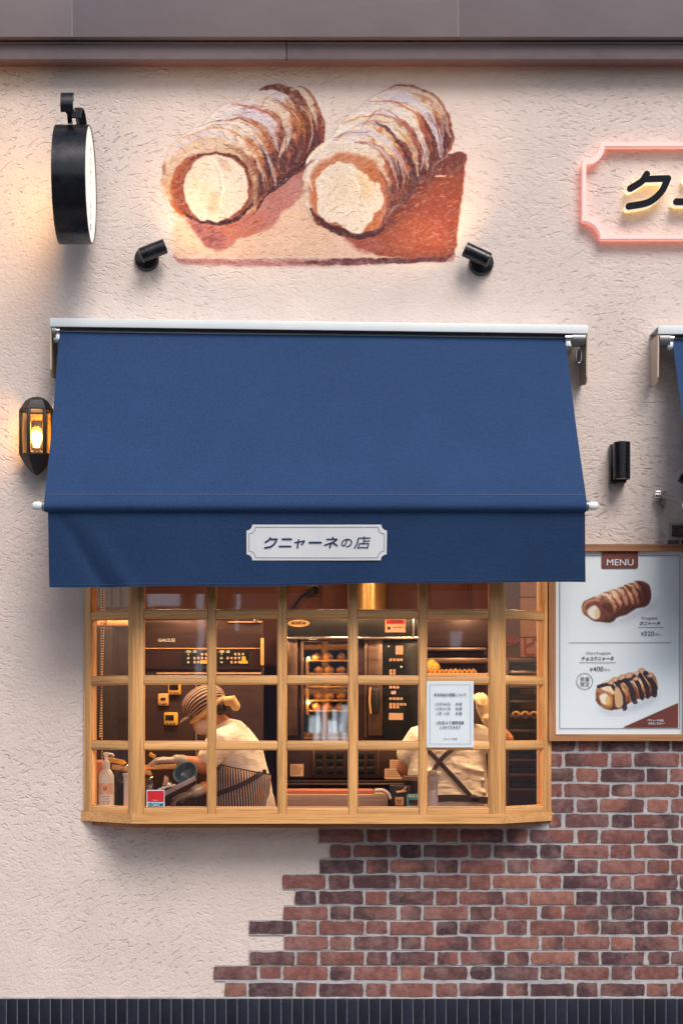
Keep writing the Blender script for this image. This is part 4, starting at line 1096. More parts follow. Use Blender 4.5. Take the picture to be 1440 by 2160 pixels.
mb = MB(); zm = zc + .075; mb.lathe([(0, zm - .045), (.013, zm - .04), (.015, zm - .03), (.027, zm + .002), (.028, zm + .015), (.02, zm + .033), (0, zm + .04)], (lx, ly, 0), 18); mb.build('bulb', m_bulb, ln)
mb = MB(); mb.lathe([(0, zc + .002), (.017, zc + .002), (.017, zc + .03), (0, zc + .031)], (lx, ly, 0), 14); mb.build('socket', m_brown_metal, ln)
mb = MB(); mb.box((lx, -.006, (zc + zd) / 2), (.07, .012, .14), bev=.003); mb.box((lx, -.02, zc - .03), (.03, .04, .03), bev=.003); mb.build('back_plate', m_black_rough, ln)
ld = bpy.data.lights.new('lantern_light', 'POINT'); ld.energy = .9; ld.color = (1, .52, .17); ld.shadow_soft_size = .03
lo = bpy.data.objects.new('lantern_light', ld); COL.objects.link(lo); lo.parent = ln; lo.location = Vector((lx, ly, zm + .055)) - ln.location

# --- mural spotlights
def spotlight(label, disc, near, far, aim, grp):
    c = P(disc[0], disc[1]); root = thing('spotlight', label, 'spotlight', c, grp)
    ry = Matrix.Rotation(R(90), 3, 'X')
    mb = MB(); mb.lathe([(0, .034), (.048, .034), (.055, .030), (.060, .022), (.060, 0)], c, 40, ry); mb.build('base', m_black, root)
    a, e = P(near[0], near[1], -.105), P(far[0], far[1], -.098); d = (e - a).normalized(); Ln = (e - a).length
    rot = d.to_track_quat('Z', 'Y').to_matrix(); r = .0365
    prof = [(0, 0), (r * .82, 0), (r * .93, .002)]
    for k in range(5): z = .004 + k * .0045; prof += [(r, z), (r, z + .0028), (r * .955, z + .0032), (r * .955, z + .0043)]
    prof += [(r, .028), (r, Ln * .74), (r * .975, Ln * .745), (r * .975, Ln * .76), (r, Ln * .765), (r, Ln), (r * .9, Ln), (r * .86, Ln - .02)]
    mb = MB(); mb.lathe(prof, a, 36, rot); h = mb.build('head', m_black, root, sharp=35)
    mb = MB(); mb.lathe([(0, Ln - .018), (r * .85, Ln - .018)], a, 24, rot); mb.build('lens', m_tip, h)
    j = a + d * (Ln * .42)
    mb = MB(); mb.tube([(c.x, -.03, c.z), (j.x, -.085, j.z)], .012, 12); mb.build('joint', m_black, root)
    sd = bpy.data.lights.new('spotlight_beam', 'SPOT'); sd.energy = 5.5; sd.color = (1, .58, .27); sd.spot_size = R(150); sd.spot_blend = 1.0; sd.shadow_soft_size = .04
    so = bpy.data.objects.new('spotlight_beam', sd); COL.objects.link(so); so.parent = root
    lp = e + d * .012 + Vector((0, -.21, 0)); so.location = lp - c
    so.rotation_euler = (lp - Vector(aim)).to_track_quat('Z', 'Y').to_euler()
    return root
spotlight('small black spotlight below the left end of the mural, tilted up right', (310, 547), (296, 539), (348, 518.5), (fx(600), -.02, fz(270)), 'mural spotlights')
spotlight('small black spotlight by the right corner of the mural, tilted up left', (1014, 556.5), (1031.4, 548.8), (980, 524.8), (fx(780), -.02, fz(290)), 'mural spotlights')

# --- cylinder up and down light, and the end of another spotlight at the picture's edge
ul = thing('cylinder_wall_light', 'black vertical cylinder wall light on stucco above the menu board', 'wall light', P(1308, 1018))
mb = MB(); pbox(mb, 1287, 936, 1322, 1018, -.045, .045, .006); mb.build('mounting_box', m_black, ul)
cc = P(1311, 972, -.098); mb = MB(); hh = .0895
mb.lathe([(0, -hh + .006), (.034, -hh + .006), (.036, -hh), (.0405, -hh), (.0405, hh), (.037, hh), (.034, hh - .02), (0, hh - .02)], cc, 40); mb.build('cylinder', m_black, ul, sharp=40)
mb = MB(); mb.lathe([(0, -hh + .005), (.033, -hh + .005)], cc, 24); mb.build('lens', m_white_pl, ul)
es = thing('edge_spotlight', 'dark spotlight mostly cropped by the right edge just above the folding arm', 'spotlight', P(1452, 1008))
mb = MB(); mb.lathe([(0, .03), (.05, .03), (.058, .02), (.058, 0)], P(1472, 1002), 32, Matrix.Rotation(R(90), 3, 'X')); mb.build('base', m_black, es)
mb = MB(); a = P(1433, 1007, -.09); mb.tube([a, a + Vector((.03, 0, -.015)), a + Vector((.12, 0, -.06))], .021, 24); mb.build('head', m_black, es)

# --- halo-lit sign
ns = thing('neon_sign', 'pink glowing notched frame sign around backlit black shop lettering', 'sign', (fx(1690), 0, fz(500)))
yn = -.058; kn = (CD + yn) / CD / 430
def nshape(ins):
    x0, x1, y0, y1, r = 1228 + ins, 2160 - ins, 299 + ins, 503 - ins, 38.0; o = []
    rr = r + ins * .15
    for cx_, cy_, s0 in ((x0, y0, 90), (x1, y0, 180), (x1, y1, 270), (x0, y1, 0)):
        for q in range(11):
            a = R(s0 - q * 9); o.append(((cx_ + rr * math.cos(a) - 568) * kn, CZ + (1510 - cy_ - rr * math.sin(a)) * kn))
    return o
oo, ii = nshape(0), nshape(8.0); n = len(oo)
def neon_ring(oo, ii, ya, yb):
    mb = MB(); vs = []
    for y in (ya, yb): vs += [(x, y, z) for x, z in oo] + [(x, y, z) for x, z in ii]
    fs = []
    for k in range(n):
        j = (k + 1) % n
        fs += [[k, n + k, n + j, j], [k, j, 2 * n + j, 2 * n + k], [n + k, 3 * n + k, 3 * n + j, n + j], [2 * n + k, 2 * n + j, 3 * n + j, 3 * n + k]]
    mb.add(vs, fs); return mb
nfr = neon_ring(oo, ii, yn, -.026).build('neon_frame', m_neon, ns, recalc=True)
neon_ring(nshape(1.2), nshape(6.8), -.0255, -.008).build('neon_backlight', m_neon_glow, nfr, recalc=True)
kk = .737; ox, oy = 1322 - 212 * kk - 1, 398 - 248 * kk
yl = -.073; kl = (CD + yl) / CD / 430
for gi, gl in enumerate(GLYPHS):
    lt, rt, gt = MB(), MB(), MB()
    for i, (w, pts) in enumerate(gl):
        o = stroke_poly(pts, w + 2, 9); o = [((ox + x * kk - 568) * kl, CZ + (1510 - oy - y * kk) * kl) for x, y in o]
        lt.prism(o, yl - .0004 * i, yl + .008)
        o2 = stroke_poly(pts, w + 3.0, 9); o2 = [((ox + x * kk - 568) * kl, CZ + (1510 - oy - y * kk) * kl) for x, y in o2]
        rt.prism(o2, yl + .0082 + .0004 * i, -.030)
        gt.prism(o, -.0295 + .0003 * i, -.014)
    l_ = lt.build('sign_letter', m_letter, ns); rt.build('lit_return', m_halo, l_); gt.build('letter_backlight', m_halo_glow, l_)

# --- menu board
mn = thing('menu_board', 'oak framed menu poster with two pastries and prices, headed MENU', 'menu board', P(1307, 1563))
yf = -.05; mb = MB()
X0, X1, Y0_, Y1_ = 1157.5, 1456, 1148, 1563.5
a, c = P(X0, Y1_, yf), P(X1, Y0_, yf); fw = .033
for (p0, p1, p2, p3) in (((a.x, a.z), (c.x, a.z), (c.x - fw, a.z + fw), (a.x + fw, a.z + fw)), ((c.x, c.z), (a.x, c.z), (a.x + fw, c.z - fw), (c.x - fw, c.z - fw)),
                         ((a.x, c.z), (a.x, a.z), (a.x + fw, a.z + fw), (a.x + fw, c.z - fw)), ((c.x, a.z), (c.x, c.z), (c.x - fw, c.z - fw), (c.x - fw, a.z + fw))):
    hor = abs(p0[1] - p1[1]) < 1e-6; o = (random.random() * 9, random.random() * 9)
    poly = [p0, p1, p2, p3]; vs = [(x, yf, z) for x, z in poly] + [(x, -.001, z) for x, z in poly]
    gs = [((v[0] if hor else v[2]) + o[0], (v[2] if hor else v[0]) + o[1], v[1]) for v in vs]
    mb.add(vs, [[0, 1, 2, 3], [7, 6, 5, 4]] + [[k, k + 4, (k + 1) % 4 + 4, (k + 1) % 4] for k in range(4)], gs)
mb.build('frame', m_frame_wood, mn, recalc=True)
YP = -.030
mb = MB(); mb.box(((a.x + c.x) / 2, YP + .009, (a.z + c.z) / 2), (c.x - a.x - .05, .016, c.z - a.z - .05)); po = mb.build('poster', m_paper, mn)
kp = (CD + YP) / CD / 430
X = lambda px: (px - 568) * kp
Z = lambda py: CZ + (1510 - py) * kp
def rect(mb, x0, y0, x1, y1, yy): mb.flat([(X(x0), Z(y1)), (X(x1), Z(y1)), (X(x1), Z(y0)), (X(x0), Z(y0))], yy)
ink = MB(); lw = .45
for (x0, y0, x1, y1) in ((1180, 1172, 1267, 1172), (1346, 1172, 1433, 1172), (1180, 1537, 1433, 1537), (1199, 1356, 1415, 1356), (1345, 1323.5, 1397, 1323.5), (1221, 1398, 1298, 1398)): rect(ink, x0, y0 - lw, x1, y0 + lw, YP - .003)
for x in (1180, 1433): rect(ink, x - lw, 1172, x + lw, 1537, YP - .0034)
text(ink, '¥', (X(1354.5), Z(1337)), 11 * kp, YP - .003); text(ink, '320', (X(1368.5), Z(1336.5)), 14 * kp, YP - .003, width=21 * kp); text(ink, '(税込)', (X(1387), Z(1338.5)), 5 * kp, YP - .003)
text(ink, '¥', (X(1246.5), Z(1412)), 11 * kp, YP - .003); text(ink, '400', (X(1261), Z(1411)), 14 * kp, YP - .003, width=22 * kp); text(ink, '(税込)', (X(1280), Z(1413)), 5 * kp, YP - .003)
text(ink, 'Kougnané', (X(1369.5), Z(1303.5)), 8.5 * kp, YP - .003, width=33 * kp); text(ink, 'Choco Kougnané', (X(1261), Z(1377.5)), 8 * kp, YP - .003, width=52 * kp)
for ch, x, y in (('数', 1229, 1433), ('量', 1239, 1433), ('限', 1229, 1444), ('定', 1239, 1444)): text(ink, ch, (X(x - .8), Z(y)), 10.5 * kp, YP - .003)
rr_ = [((1232.5 + q * math.cos(t)), (1437.5 + q * math.sin(t))) for q in (17.4, 16.4) for t in [2 * math.pi * k / 48 for k in range(48)]]
ink.add([(X(x), YP - .003, Z(y)) for x, y in rr_], [[k, 48 + k, 48 + (k + 1) % 48, (k + 1) % 48] for k in range(48)])
for chars, cx_, cy_, w_ in ((0, 1370, 1315, 43), (1, 1260, 1389.5, 68)):
    if chars == 0:
        s_ = 43 / 700.0
        for gl in GLYPHS[:5]:
            for w, pts in gl: ink.flat([(X(cx_ + (x - 560) * s_), Z(cy_ + (y - 250) * s_ * 1.05)) for x, y in stroke_poly(pts, w + 3, 4)][::-1], YP - .003 - random.random() * .0004)
    else: text(ink, 'チョコクニャーネ', (X(cx_), Z(cy_)), 9.5 * kp, YP - .003, bold=.025, shear=.15, width=w_ * kp)
ink.build('printed_text', m_ink, po)
mr_ = simple('maroon_print', (.16, .035, .025), .5)
mb = MB(); mb.flat([(X(1268), Z(1161)), (X(1268), Z(1196)), (X(1271), Z(1199)), (X(1342), Z(1199)), (X(1345), Z(1196)), (X(1345), Z(1161))], YP - .004)
mb.build('maroon_tab', mr_, po)
mb = MB(); mb.flat([(X(1313), Z(1534.5)), (X(1429.5), Z(1534.5)), (X(1429.5), Z(1483))], YP - .004); mb.build('maroon_corner', mr_, po)
wt = MB(); text(wt, 'MENU', (X(1307), Z(1186)), 19 * kp, YP - .006, width=56 * kp); wt.build('menu_lettering', m_paper, po); wt = MB(); text(wt, '「クニャーネの店」', (X(1382), Z(1520)), 5.2 * kp, YP - .006, width=34 * kp, bold=.02); text(wt, 'HPはこちら!', (X(1381), Z(1526.5)), 5.2 * kp, YP - .006, width=29 * kp, bold=.02)
rect(wt, 1397, 1525.6, 1401, 1526.6, YP - .006)
wt.build('white_lettering', m_paper, po)
# printed pastries
PB = (.71, .79, .83)
cv = Canvas(1218, 1214, 1400, 1330, .7, 31)
SH = (138, 150, 172)
cv.poly([(1240, 1306), (1290, 1312), (1330, 1296), (1368, 1276), (1384, 1268), (1378, 1284), (1340, 1302), (1300, 1318), (1262, 1318)], SH, .55, 7)
pal = [(78, 42, 36), (122, 66, 52), (172, 104, 76), (206, 144, 108), (226, 176, 140), (238, 204, 176)]
ol = [(1226, 1280), (1232, 1268), (1250, 1260), (1272, 1250), (1296, 1243), (1314, 1237), (1326, 1230), (1340, 1225), (1356, 1226), (1368, 1234), (1373, 1250), (1371, 1268), (1362, 1279), (1342, 1284), (1322, 1297), (1302, 1303), (1290, 1313), (1272, 1314), (1250, 1309), (1238, 1301), (1228, 1293)]
m, T, PH, lit = cv.roll(ol, (1256, 1286), (34, 32), (1350, 1251), (30, 33), 7.0, pal, skew=.2, light=1.9, line_w=.19, wob=.4)
cv.poly([(1340, 1226), (1356, 1226), (1370, 1236), (1374, 1252), (1371, 1270), (1360, 1279), (1348, 1276), (1346, 1256), (1350, 1242)], (84, 40, 36), .85, 2, clip=m, wob=.4)
cv.poly([(1234, 1282), (1244, 1272), (1260, 1270), (1270, 1280), (1276, 1300), (1268, 1311), (1252, 1308), (1240, 1298)], (120, 64, 48), .9, 1.5, clip=m, wob=.4)
cv.poly([(1237, 1290), (1246, 1280), (1256, 1277), (1264, 1290), (1262, 1304), (1252, 1306), (1242, 1300)], (240, 232, 220), 1, 1.2, wob=.4); cv.poly([(1254, 1290), (1263, 1286), (1264, 1300), (1257, 1305)], (226, 186, 130), .7, 1.5, wob=.4)
cv.line([(1230, 1282), (1238, 1270), (1252, 1265), (1266, 1268)], 4, (214, 156, 112), .9, 1, wob=.4)
cv.mesh('printed_pastry', m_print, po, YP + .0006, PB, .86)
cv = Canvas(1245, 1402, 1400, 1512, .7, 37)
cv.poly([(1262, 1490), (1300, 1500), (1340, 1486), (1376, 1468), (1388, 1462), (1380, 1480), (1340, 1498), (1300, 1508), (1270, 1504)], SH, .55, 7)
pal2 = [(96, 50, 34), (150, 88, 54), (200, 136, 86), (230, 176, 122), (244, 208, 164), (250, 224, 190)]
ol = [(1256, 1468), (1258, 1452), (1272, 1440), (1290, 1434), (1312, 1426), (1330, 1420), (1350, 1416), (1368, 1416), (1380, 1424), (1386, 1440), (1385, 1460), (1374, 1470), (1350, 1474), (1330, 1482), (1310, 1494), (1282, 1498), (1266, 1490), (1257, 1480)]
m, T, PH, lit = cv.roll(ol, (1284, 1470), (32, 32), (1364, 1446), (29, 32), 6.0, pal2, skew=.2, light=1.9, line_w=.16, wob=.4)
CH = (46, 36, 48)
for pts, w in (([(1262, 1448), (1278, 1444), (1290, 1446), (1296, 1456)], 7), ([(1300, 1436), (1306, 1456), (1314, 1480), (1318, 1494)], 12), ([(1318, 1434), (1330, 1452), (1336, 1476), (1340, 1482)], 10), ([(1336, 1428), (1348, 1450), (1354, 1472)], 10),
               ([(1350, 1424), (1362, 1444), (1366, 1470)], 9), ([(1362, 1420), (1376, 1440), (1380, 1466)], 12), ([(1290, 1440), (1320, 1436), (1350, 1428)], 7)): cv.line(pts, w, CH, .95, 1.0, wob=.5, taper=False)
for x, y, r_ in ((1296, 1434, 9), (1312, 1428, 9), (1326, 1424, 10), (1352, 1414, 8), (1340, 1432, 7), (1372, 1424, 8), (1288, 1440, 7)):
    cv.poly([(x - r_, y + 3), (x - 2, y - r_ * .55), (x + r_, y - 3), (x + 3, y + r_ * .55)], (206, 150, 116), 1, .8, wob=.4); cv.poly([(x - r_ * .5, y + 2), (x, y - r_ * .3), (x + r_ * .6, y - 1), (x + 2, y + 3)], (236, 200, 170), .8, 1, wob=.3)
cv.poly([(1262, 1470), (1268, 1462), (1284, 1460), (1292, 1472), (1292, 1490), (1280, 1496), (1268, 1490)], (186, 122, 70), .9, 1.2, clip=m, wob=.4)
cv.poly([(1264, 1470), (1272, 1464), (1280, 1466), (1286, 1476), (1284, 1486), (1272, 1485), (1266, 1478)], (248, 238, 220), 1, 1, wob=.4); cv.poly([(1278, 1472), (1290, 1472), (1290, 1486), (1280, 1488)], (230, 176, 96), .8, 1.2, wob=.4)
cv.poly([(1296, 1452), (1306, 1452), (1314, 1480), (1308, 1492), (1298, 1488)], (238, 194, 142), .9, 1, wob=.4)
cv.mesh('printed_pastry', m_print, po, YP + .0006, PB, .86)

# --- closing notice taped on the glass and alarm sticker
YN = -.252
nb_ = thing('closing_notice', 'white printed holiday notice taped over a pane of the bay window', 'notice', P(949, 1577, YN))
kx = (CD + YN) / CD / 430
X = lambda px: (px - 568) * kx
Z = lambda py: CZ + (1510 - py) * kx
mb = MB()
mb.grid(lambda u, v: (X(899.5 + u * (998.5 - 899.5)), YN - .003 * math.sin(u * 3.1) * v, Z(1437 + v * 140)), 12, 12); sh = mb.build('sheet', m_paper, nb_)
mb = MB(); Yt = YN - .006
for s, y, sz, w in (('年末年始の営業について', 1466, 7.6, 68), ('1月2日より通常営業', 1525, 7.6, 58), ('とさせて頂きます', 1535, 7.6, 44), ('クニャーネの店', 1559, 4.6, 29)): mb = MB(); text(mb, s, (X(949), Z(y)), sz * kx, Yt, width=w * kx, bold=.012); mb.build('notice_line', m_ink, sh)
for s, y in (('12月30日', 1485.5), ('12月31日', 1495.5), (' 1月 1日', 1505.5)):
    mb = MB(); text(mb, s, (X(933.5), Z(y)), 7.2 * kx, Yt, width=31 * kx if s[0] != ' ' else 27 * kx); text(mb, '休業', (X(967), Z(y)), 7.4 * kx, Yt); mb.build('notice_line', m_ink, sh)
mb = MB()
for (x0, y0, x1, y1) in ((906, 1443.4, 992, 1444), (906, 1569.4, 992, 1570)): rect(mb, x0, y0, x1, y1, Yt)
for x in (906, 991.6): rect(mb, x, 1444, x + .6, 1569.5, Yt)
mb.build('notice_border', m_ink_soft, sh)
YS = -.2296; kx = (CD + YS) / CD / 430
X = lambda px: (px - 568) * kx
Z = lambda py: CZ + (1510 - py) * kx
st = thing('alarm_sticker', 'square red and pale blue security sticker on the lower corner pane', 'sticker', P(328, 1704, YS))
mb = MB(); mb.box((X(328), YS + .0006, Z(1686)), (38 * kx, .0012, 38.5 * kx)); bs_ = mb.build('backing', m_paper, st)
mb = MB(); rect(mb, 310.5, 1668.5, 346, 1692, YS - .0015); mb.build('red_field', m_red, bs_)
mb = MB(); rect(mb, 310.5, 1693, 346, 1704, YS - .0015); mb.build('blue_field', simple('pale_blue', (.38, .66, .72), .5), bs_)
mb = MB(); text(mb, 'SECOM', (X(328.3), Z(1698)), 10.5 * kx, YS - .003, bold=.035, width=32.5 * kx); mb.build('sticker_lettering', simple('navy_print', (.01, .06, .16), .5), bs_)
mb = MB(); text(mb, 'Security', (X(327), Z(1688)), 3.2 * kx, YS - .003, width=10 * kx); mb.build('sticker_small_print', m_paper, bs_)
# ------------------------------------------------------------------ the kitchen
def rectm(mb, x0, y0, x1, y1, yy): mb.flat([(fx(x0, yy), fz(y1, yy)), (fx(x1, yy), fz(y1, yy)), (fx(x1, yy), fz(y0, yy)), (fx(x0, yy), fz(y0, yy))], yy)

# ceiling lamps: the warm light of the room
for i, (x, y, e, lab) in enumerate(((-.55, .75, 17, 'round warm ceiling lamp over the baker in the striped cap'), (.45, 1.0, 11, 'round warm ceiling lamp in front of the ovens'), (1.35, .62, 21, 'round warm ceiling lamp over the second baker at the right'))):
    cl = thing('ceiling_lamp', lab, 'ceiling lamp', (x, y, RZ1), 'kitchen ceiling lamps')
    mb = MB(); mb.lathe([(0, RZ1), (.16, RZ1), (.16, RZ1 - .05), (.15, RZ1 - .055)], (x, y, 0), 32); mb.build('housing', m_white_pl, cl)
    mb = MB(); mb.lathe([(0, RZ1 - .052), (.15, RZ1 - .052)], (x, y, 0), 32); mb.build('diffuser', m_led, cl)
    ad = bpy.data.lights.new('lamp_light', 'AREA'); ad.shape = 'DISK'; ad.size = .3; ad.energy = e; ad.color = (1, .64, .35)
    ao = bpy.data.objects.new('lamp_light', ad); COL.objects.link(ao); ao.parent = cl; ao.location = (0, 0, -.07)

# counter along the window
ct = thing('window_counter', 'steel worktop running along inside the bay window', 'worktop', (.235, .2, RZ0))
mb = MB(); mb.box((.235, .25, 1.012), (2.15, .42, .03), bev=.004); mb.prism([(-.62, .998), (1.07, .998), (1.07, 1.026), (-.62, 1.026)], -.195, .038); mb.build('top', m_steel, ct)
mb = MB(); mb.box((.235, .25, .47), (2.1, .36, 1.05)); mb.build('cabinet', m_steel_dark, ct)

# steel refrigerator behind the first baker
Yf = 1.5
fr = thing('steel_refrigerator', 'tall steel refrigerator with small control panel behind the left baker', 'refrigerator', (fx(430, Yf), Yf + .3, RZ0))
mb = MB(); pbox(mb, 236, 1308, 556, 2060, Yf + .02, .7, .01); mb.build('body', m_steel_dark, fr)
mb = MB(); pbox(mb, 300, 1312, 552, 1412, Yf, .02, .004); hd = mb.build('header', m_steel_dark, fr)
mb = MB(); pbox(mb, 384, 1370, 525, 1403, Yf - .006, .01, .002); pn = mb.build('control_panel', m_lcd, hd)
r_ = random.Random(2)
for bx_ in (392, 462):
    mb, mg = MB(), MB()
    text(mg, '-180 -20', (fx(bx_ + 10, Yf), fz(1374.5, Yf)), .020, Yf - .008)
    for rr, y in enumerate((1380, 1388.5, 1397)):
        text(mg, ('4', '20', '30')[rr], (fx(bx_ + 5, Yf), fz(y, Yf)), .015, Yf - .008)
        for q in range(5):
            if r_.random() < .85: rectm(mb, bx_ + 16 + q * 8, y - 2.4, bx_ + 20.5 + q * 8, y + 2.4, Yf - .008)
    mb.build('panel_keys', m_paper_warm, hd); mg.build('panel_digits', m_led_y, hd)
mb = MB(); rectm(mb, 422, 1393, 437, 1400, Yf - .0085); mb.build('panel_label', m_yellow, hd)
mb = MB(); rectm(mb, 510, 1385, 518, 1399, Yf - .0085); rectm(mb, 505, 1394, 522, 1400, Yf - .009); mb.build('panel_label', m_yellow, hd)
mb = MB(); text(mb, 'GALILEI', (fx(351, Yf), fz(1350.5, Yf)), .026, Yf - .003, bold=.02, width=fx(369, Yf) - fx(334, Yf)); mb.build('maker_lettering', m_white_pl, hd)
for x0, x1 in ((240, 412), (417, 554)):
    mb = MB(); pbox(mb, x0, 1424, x1, 1800, Yf, .02, .006); d_ = mb.build('door', m_steel_dark, fr)
mb = MB(); pbox(mb, 412.4, 1424, 415.5, 1800, Yf - .006, .012, .002); mb.build('door_strip', m_chrome, fr)
mb = MB(); pbox(mb, 549, 1346, 556.5, 1404, Yf - .035, .03, .006); mb.build('handle', m_peach, fr)  # orange lamp light on the handle is put into its colour
mb = MB(); pbox(mb, 305, 1367, 548, 1369, Yf - .008, .012, .001); pbox(mb, 480, 1311, 552, 1313.5, Yf - .01, .014, .001); pbox(mb, 330, 1419, 550, 1422, Yf - .012, .016, .001); mb.build('trim_strip', m_peach, fr)
mb = MB(); pbox(mb, 536, 1307.5, 544, 1311, Yf - .02, .03, .002); mb.build('hinge', m_chrome, fr)
# kitchen timers stuck to its door
def timer(label, x0, y0, x1, y1, mat, lx0, ly0, lx1, ly1):
    t_ = thing('kitchen_timer', label, 'timer', P((x0 + x1) / 2, y1, Yf - .0), 'timers on the refrigerator door')
    mb = MB(); pbox(mb, x0, y0, x1, y1, Yf - .028, .026, .008); c_ = mb.build('case', mat, t_)
    mb = MB(); pbox(mb, lx0, ly0, lx1, ly1, Yf - .031, .005, .001); mb.build('display', m_lcd, t_)
    mb = MB()
    for k in range(3):
        x = x0 + (x1 - x0) * (.25 + .25 * k); mb.ball(P(x, y1 - (y1 - y0) * .16, Yf - .028), (.007, .004, .005), 8)
    mb.build('buttons', m_brown_metal, t_)
timer('yellow kitchen timer highest on the refrigerator door, half under the rail', 354, 1436, 381.5, 1466, m_yellow, 357, 1440, 376, 1455.5)
timer('peach kitchen timer with tiny screen, between two yellow ones', 332.5, 1463, 355.5, 1489, m_peach, 339, 1472, 349, 1477.5)
timer('yellow kitchen timer with wide black screen, lowest of three', 345.5, 1503, 375, 1530.5, m_yellow, 348.5, 1508.5, 366.5, 1520)

# dark steel locker and pillar left of the refrigerator
pl = thing('steel_cupboard', 'dark steel cupboard at the far left behind the bead chain', 'cupboard', (fx(215, 1.2), 1.4, RZ0))
mb = MB(); pbox(mb, 150, 1322, 236, 2040, 1.1, .5, .006); mb.build('body', m_steel_dark, pl)
mb = MB(); pbox(mb, 152, 1326, 194, 2036, 1.085, .014, .004); pbox(mb, 197, 1326, 234, 2036, 1.085, .014, .004); mb.build('door', m_pan, pl)
mb = MB(); pbox(mb, -172, 1309, 272, 1321, .9, .04, .006); pbox(mb, 201, 1300, 207, 1318, .87, .02, .004); pbox(mb, 221, 1302, 227, 1318, .87, .02, .004); tag(mb.build('hanging_rail', m_peach), 'lit metal rail with two hooks across the left pane', 'rail')  # lamp light on the metal rail is put into its peach colour
# bead chain of the blind
bc = thing('blind', 'grey slatted blind with a long looped bead chain', 'blind', (fx(228, .02), .02, 2.2))
mb = MB()
for k in range(4): pbox(mb, 201 + k * 19, 1150, 213 + k * 19, 1281, .012, .006, .002)
mb.build('slats', simple('blind_grey', (.20, .19, .19), .7), bc)
mb = MB(); yb_ = -.03
zt_, zl = fz(1200, yb_), fz(1614, yb_)
nb2 = 150
for q, (xa_, xb_) in enumerate(((213, 215), (219.5, 208))):
    zlo = zl if q == 0 else fz(1556, yb_)
    k = 0; z = zt_
    while z > zlo:
        t = (zt_ - z) / (zt_ - zl); px = xa_ + (xb_ - xa_) * t if q == 0 else 219 + (205 - 219) * max(0, (t - .28)) * 1.0
        mb.ball((fx(px, yb_ + .004 * q), yb_ + .004 * q, z), .0048, 6); z -= .0126
mb.build('bead_chain', m_peach, bc)

# ---- the oven in the middle
Yo = 1.85
ov = thing('baking_oven', 'big glass-door oven with black control column and trays baking inside', 'oven', (fx(745, Yo), Yo + .35, RZ0))
def ob(name, mat, items, par=ov, yo=0.0, dp=.03, bev=.004):
    mb = MB()
    for it in items: pbox(mb, *it[:4], Yo + (it[4] if len(it) > 4 else yo), it[5] if len(it) > 5 else dp, bev)
    return mb.build(name, mat, par)
hood = ob('hood', m_dark, [(598, 1306, 890, 1343, -.05, .7)])
ob('hood_trim', m_chrome, [(604, 1343.5, 884, 1348.5, -.06, .05), (868, 1305, 874, 1345, -.065, .02)])
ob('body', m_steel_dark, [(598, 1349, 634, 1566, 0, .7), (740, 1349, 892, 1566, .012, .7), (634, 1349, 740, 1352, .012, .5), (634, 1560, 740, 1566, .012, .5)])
mb = MB(); pbox(mb, 636, 1353, 738, 1559, Yo + .50, .02); pbox(mb, 634, 1352, 636.5, 1560, Yo + .02, .48); pbox(mb, 737.5, 1352, 740, 1560, Yo + .02, .48); mb.build('baking_chamber', m_pan, ov)
ob('door_frame', m_steel, [(606, 1349, 627, 1552, -.03), (634, 1350, 640, 1562, -.03), (733, 1350, 739, 1562, -.03), (768, 1347, 774, 1556, -.01), (640, 1350, 733, 1354, -.03), (640, 1556, 733, 1562, -.03)])
mb = MB(); pbox(mb, 640, 1354, 733, 1556, Yo - .016, .004, 0); mb.build('door_glass', m_glass, ov)
ob('steel_column', m_steel, [(776, 1348, 807, 1552, -.012, .05)])
ob('door_handle', m_dark, [(781, 1452, 801, 1506, -.07, .05)], bev=.012)
mb = MB(); mb.tube([P(781, 1450, Yo - .08), P(779, 1480, Yo - .09), P(782, 1506, Yo - .08)], .006, 8); mb.build('handle_edge', m_peach, ov)
cp = ob('control_column', m_lcd, [(808, 1347, 880, 1560, -.02, .06)])
mb = MB(); r_ = random.Random(5)
for y, n_ in ((1392, 4), (1415, 2), (1421, 2), (1450, 3), (1474, 4), (1486, 5), (1492, 3)):
    for k in range(n_): rectm(mb, 821 + k * 7.5, y - 2.6, 826.5 + k * 7.5, y + 2.6, Yo - .023)
rectm(mb, 834, 1362, 850, 1381, Yo - .0225); rectm(mb, 820, 1504.5, 850, 1519, Yo - .0225); mb.build('keys', m_paper_warm, cp)
mb = MB(); text(mb, '88', (fx(829, Yo), fz(1461, Yo)), .03, Yo - .024); mb.build('red_digits', m_led_r, cp)
mb = MB(); mb.ball(P(846, 1407, Yo - .022), .006, 8); mb.ball(P(819.5, 1363.5, Yo - .022), .005, 8); mb.build('yellow_lamp', m_led_y, cp)
mb = MB(); e_ = [(fx(630, Yo - .06) + .064 * math.cos(t), fz(1315, Yo - .06) + .021 * math.sin(t)) for t in [2 * math.pi * k / 32 for k in range(32)]]; mb.prism(e_, Yo - .056, Yo - .05); mb.build('oval_badge', m_peach, hood)
mb = MB(); text(mb, 'MONSTAR', (fx(630, Yo), fz(1315, Yo)), .026, Yo - .060, bold=.03, width=.088); mb.build('badge_lettering', m_ink, hood)
mb = MB(); pbox(mb, 812, 1307, 855, 1334, Yo - .054, .003, 0); sp_ = mb.build('safety_label', m_paper_warm, hood)
mb = MB(); rectm(mb, 815, 1308, 853, 1316, Yo - .0565); mb.build('label_heading', m_red, hood)
mb = MB(); text(mb, '火気注意', (fx(834, Yo), fz(1312, Yo)), .018, Yo - .058, bold=.02); text(mb, 'さわらないで', (fx(840, Yo), fz(1324.5, Yo)), .012, Yo - .0575, bold=.02); mb.ball(P(820, 1325, Yo - .056), (.010, .002, .010), 10); mb.build('label_text', m_ink, hood)
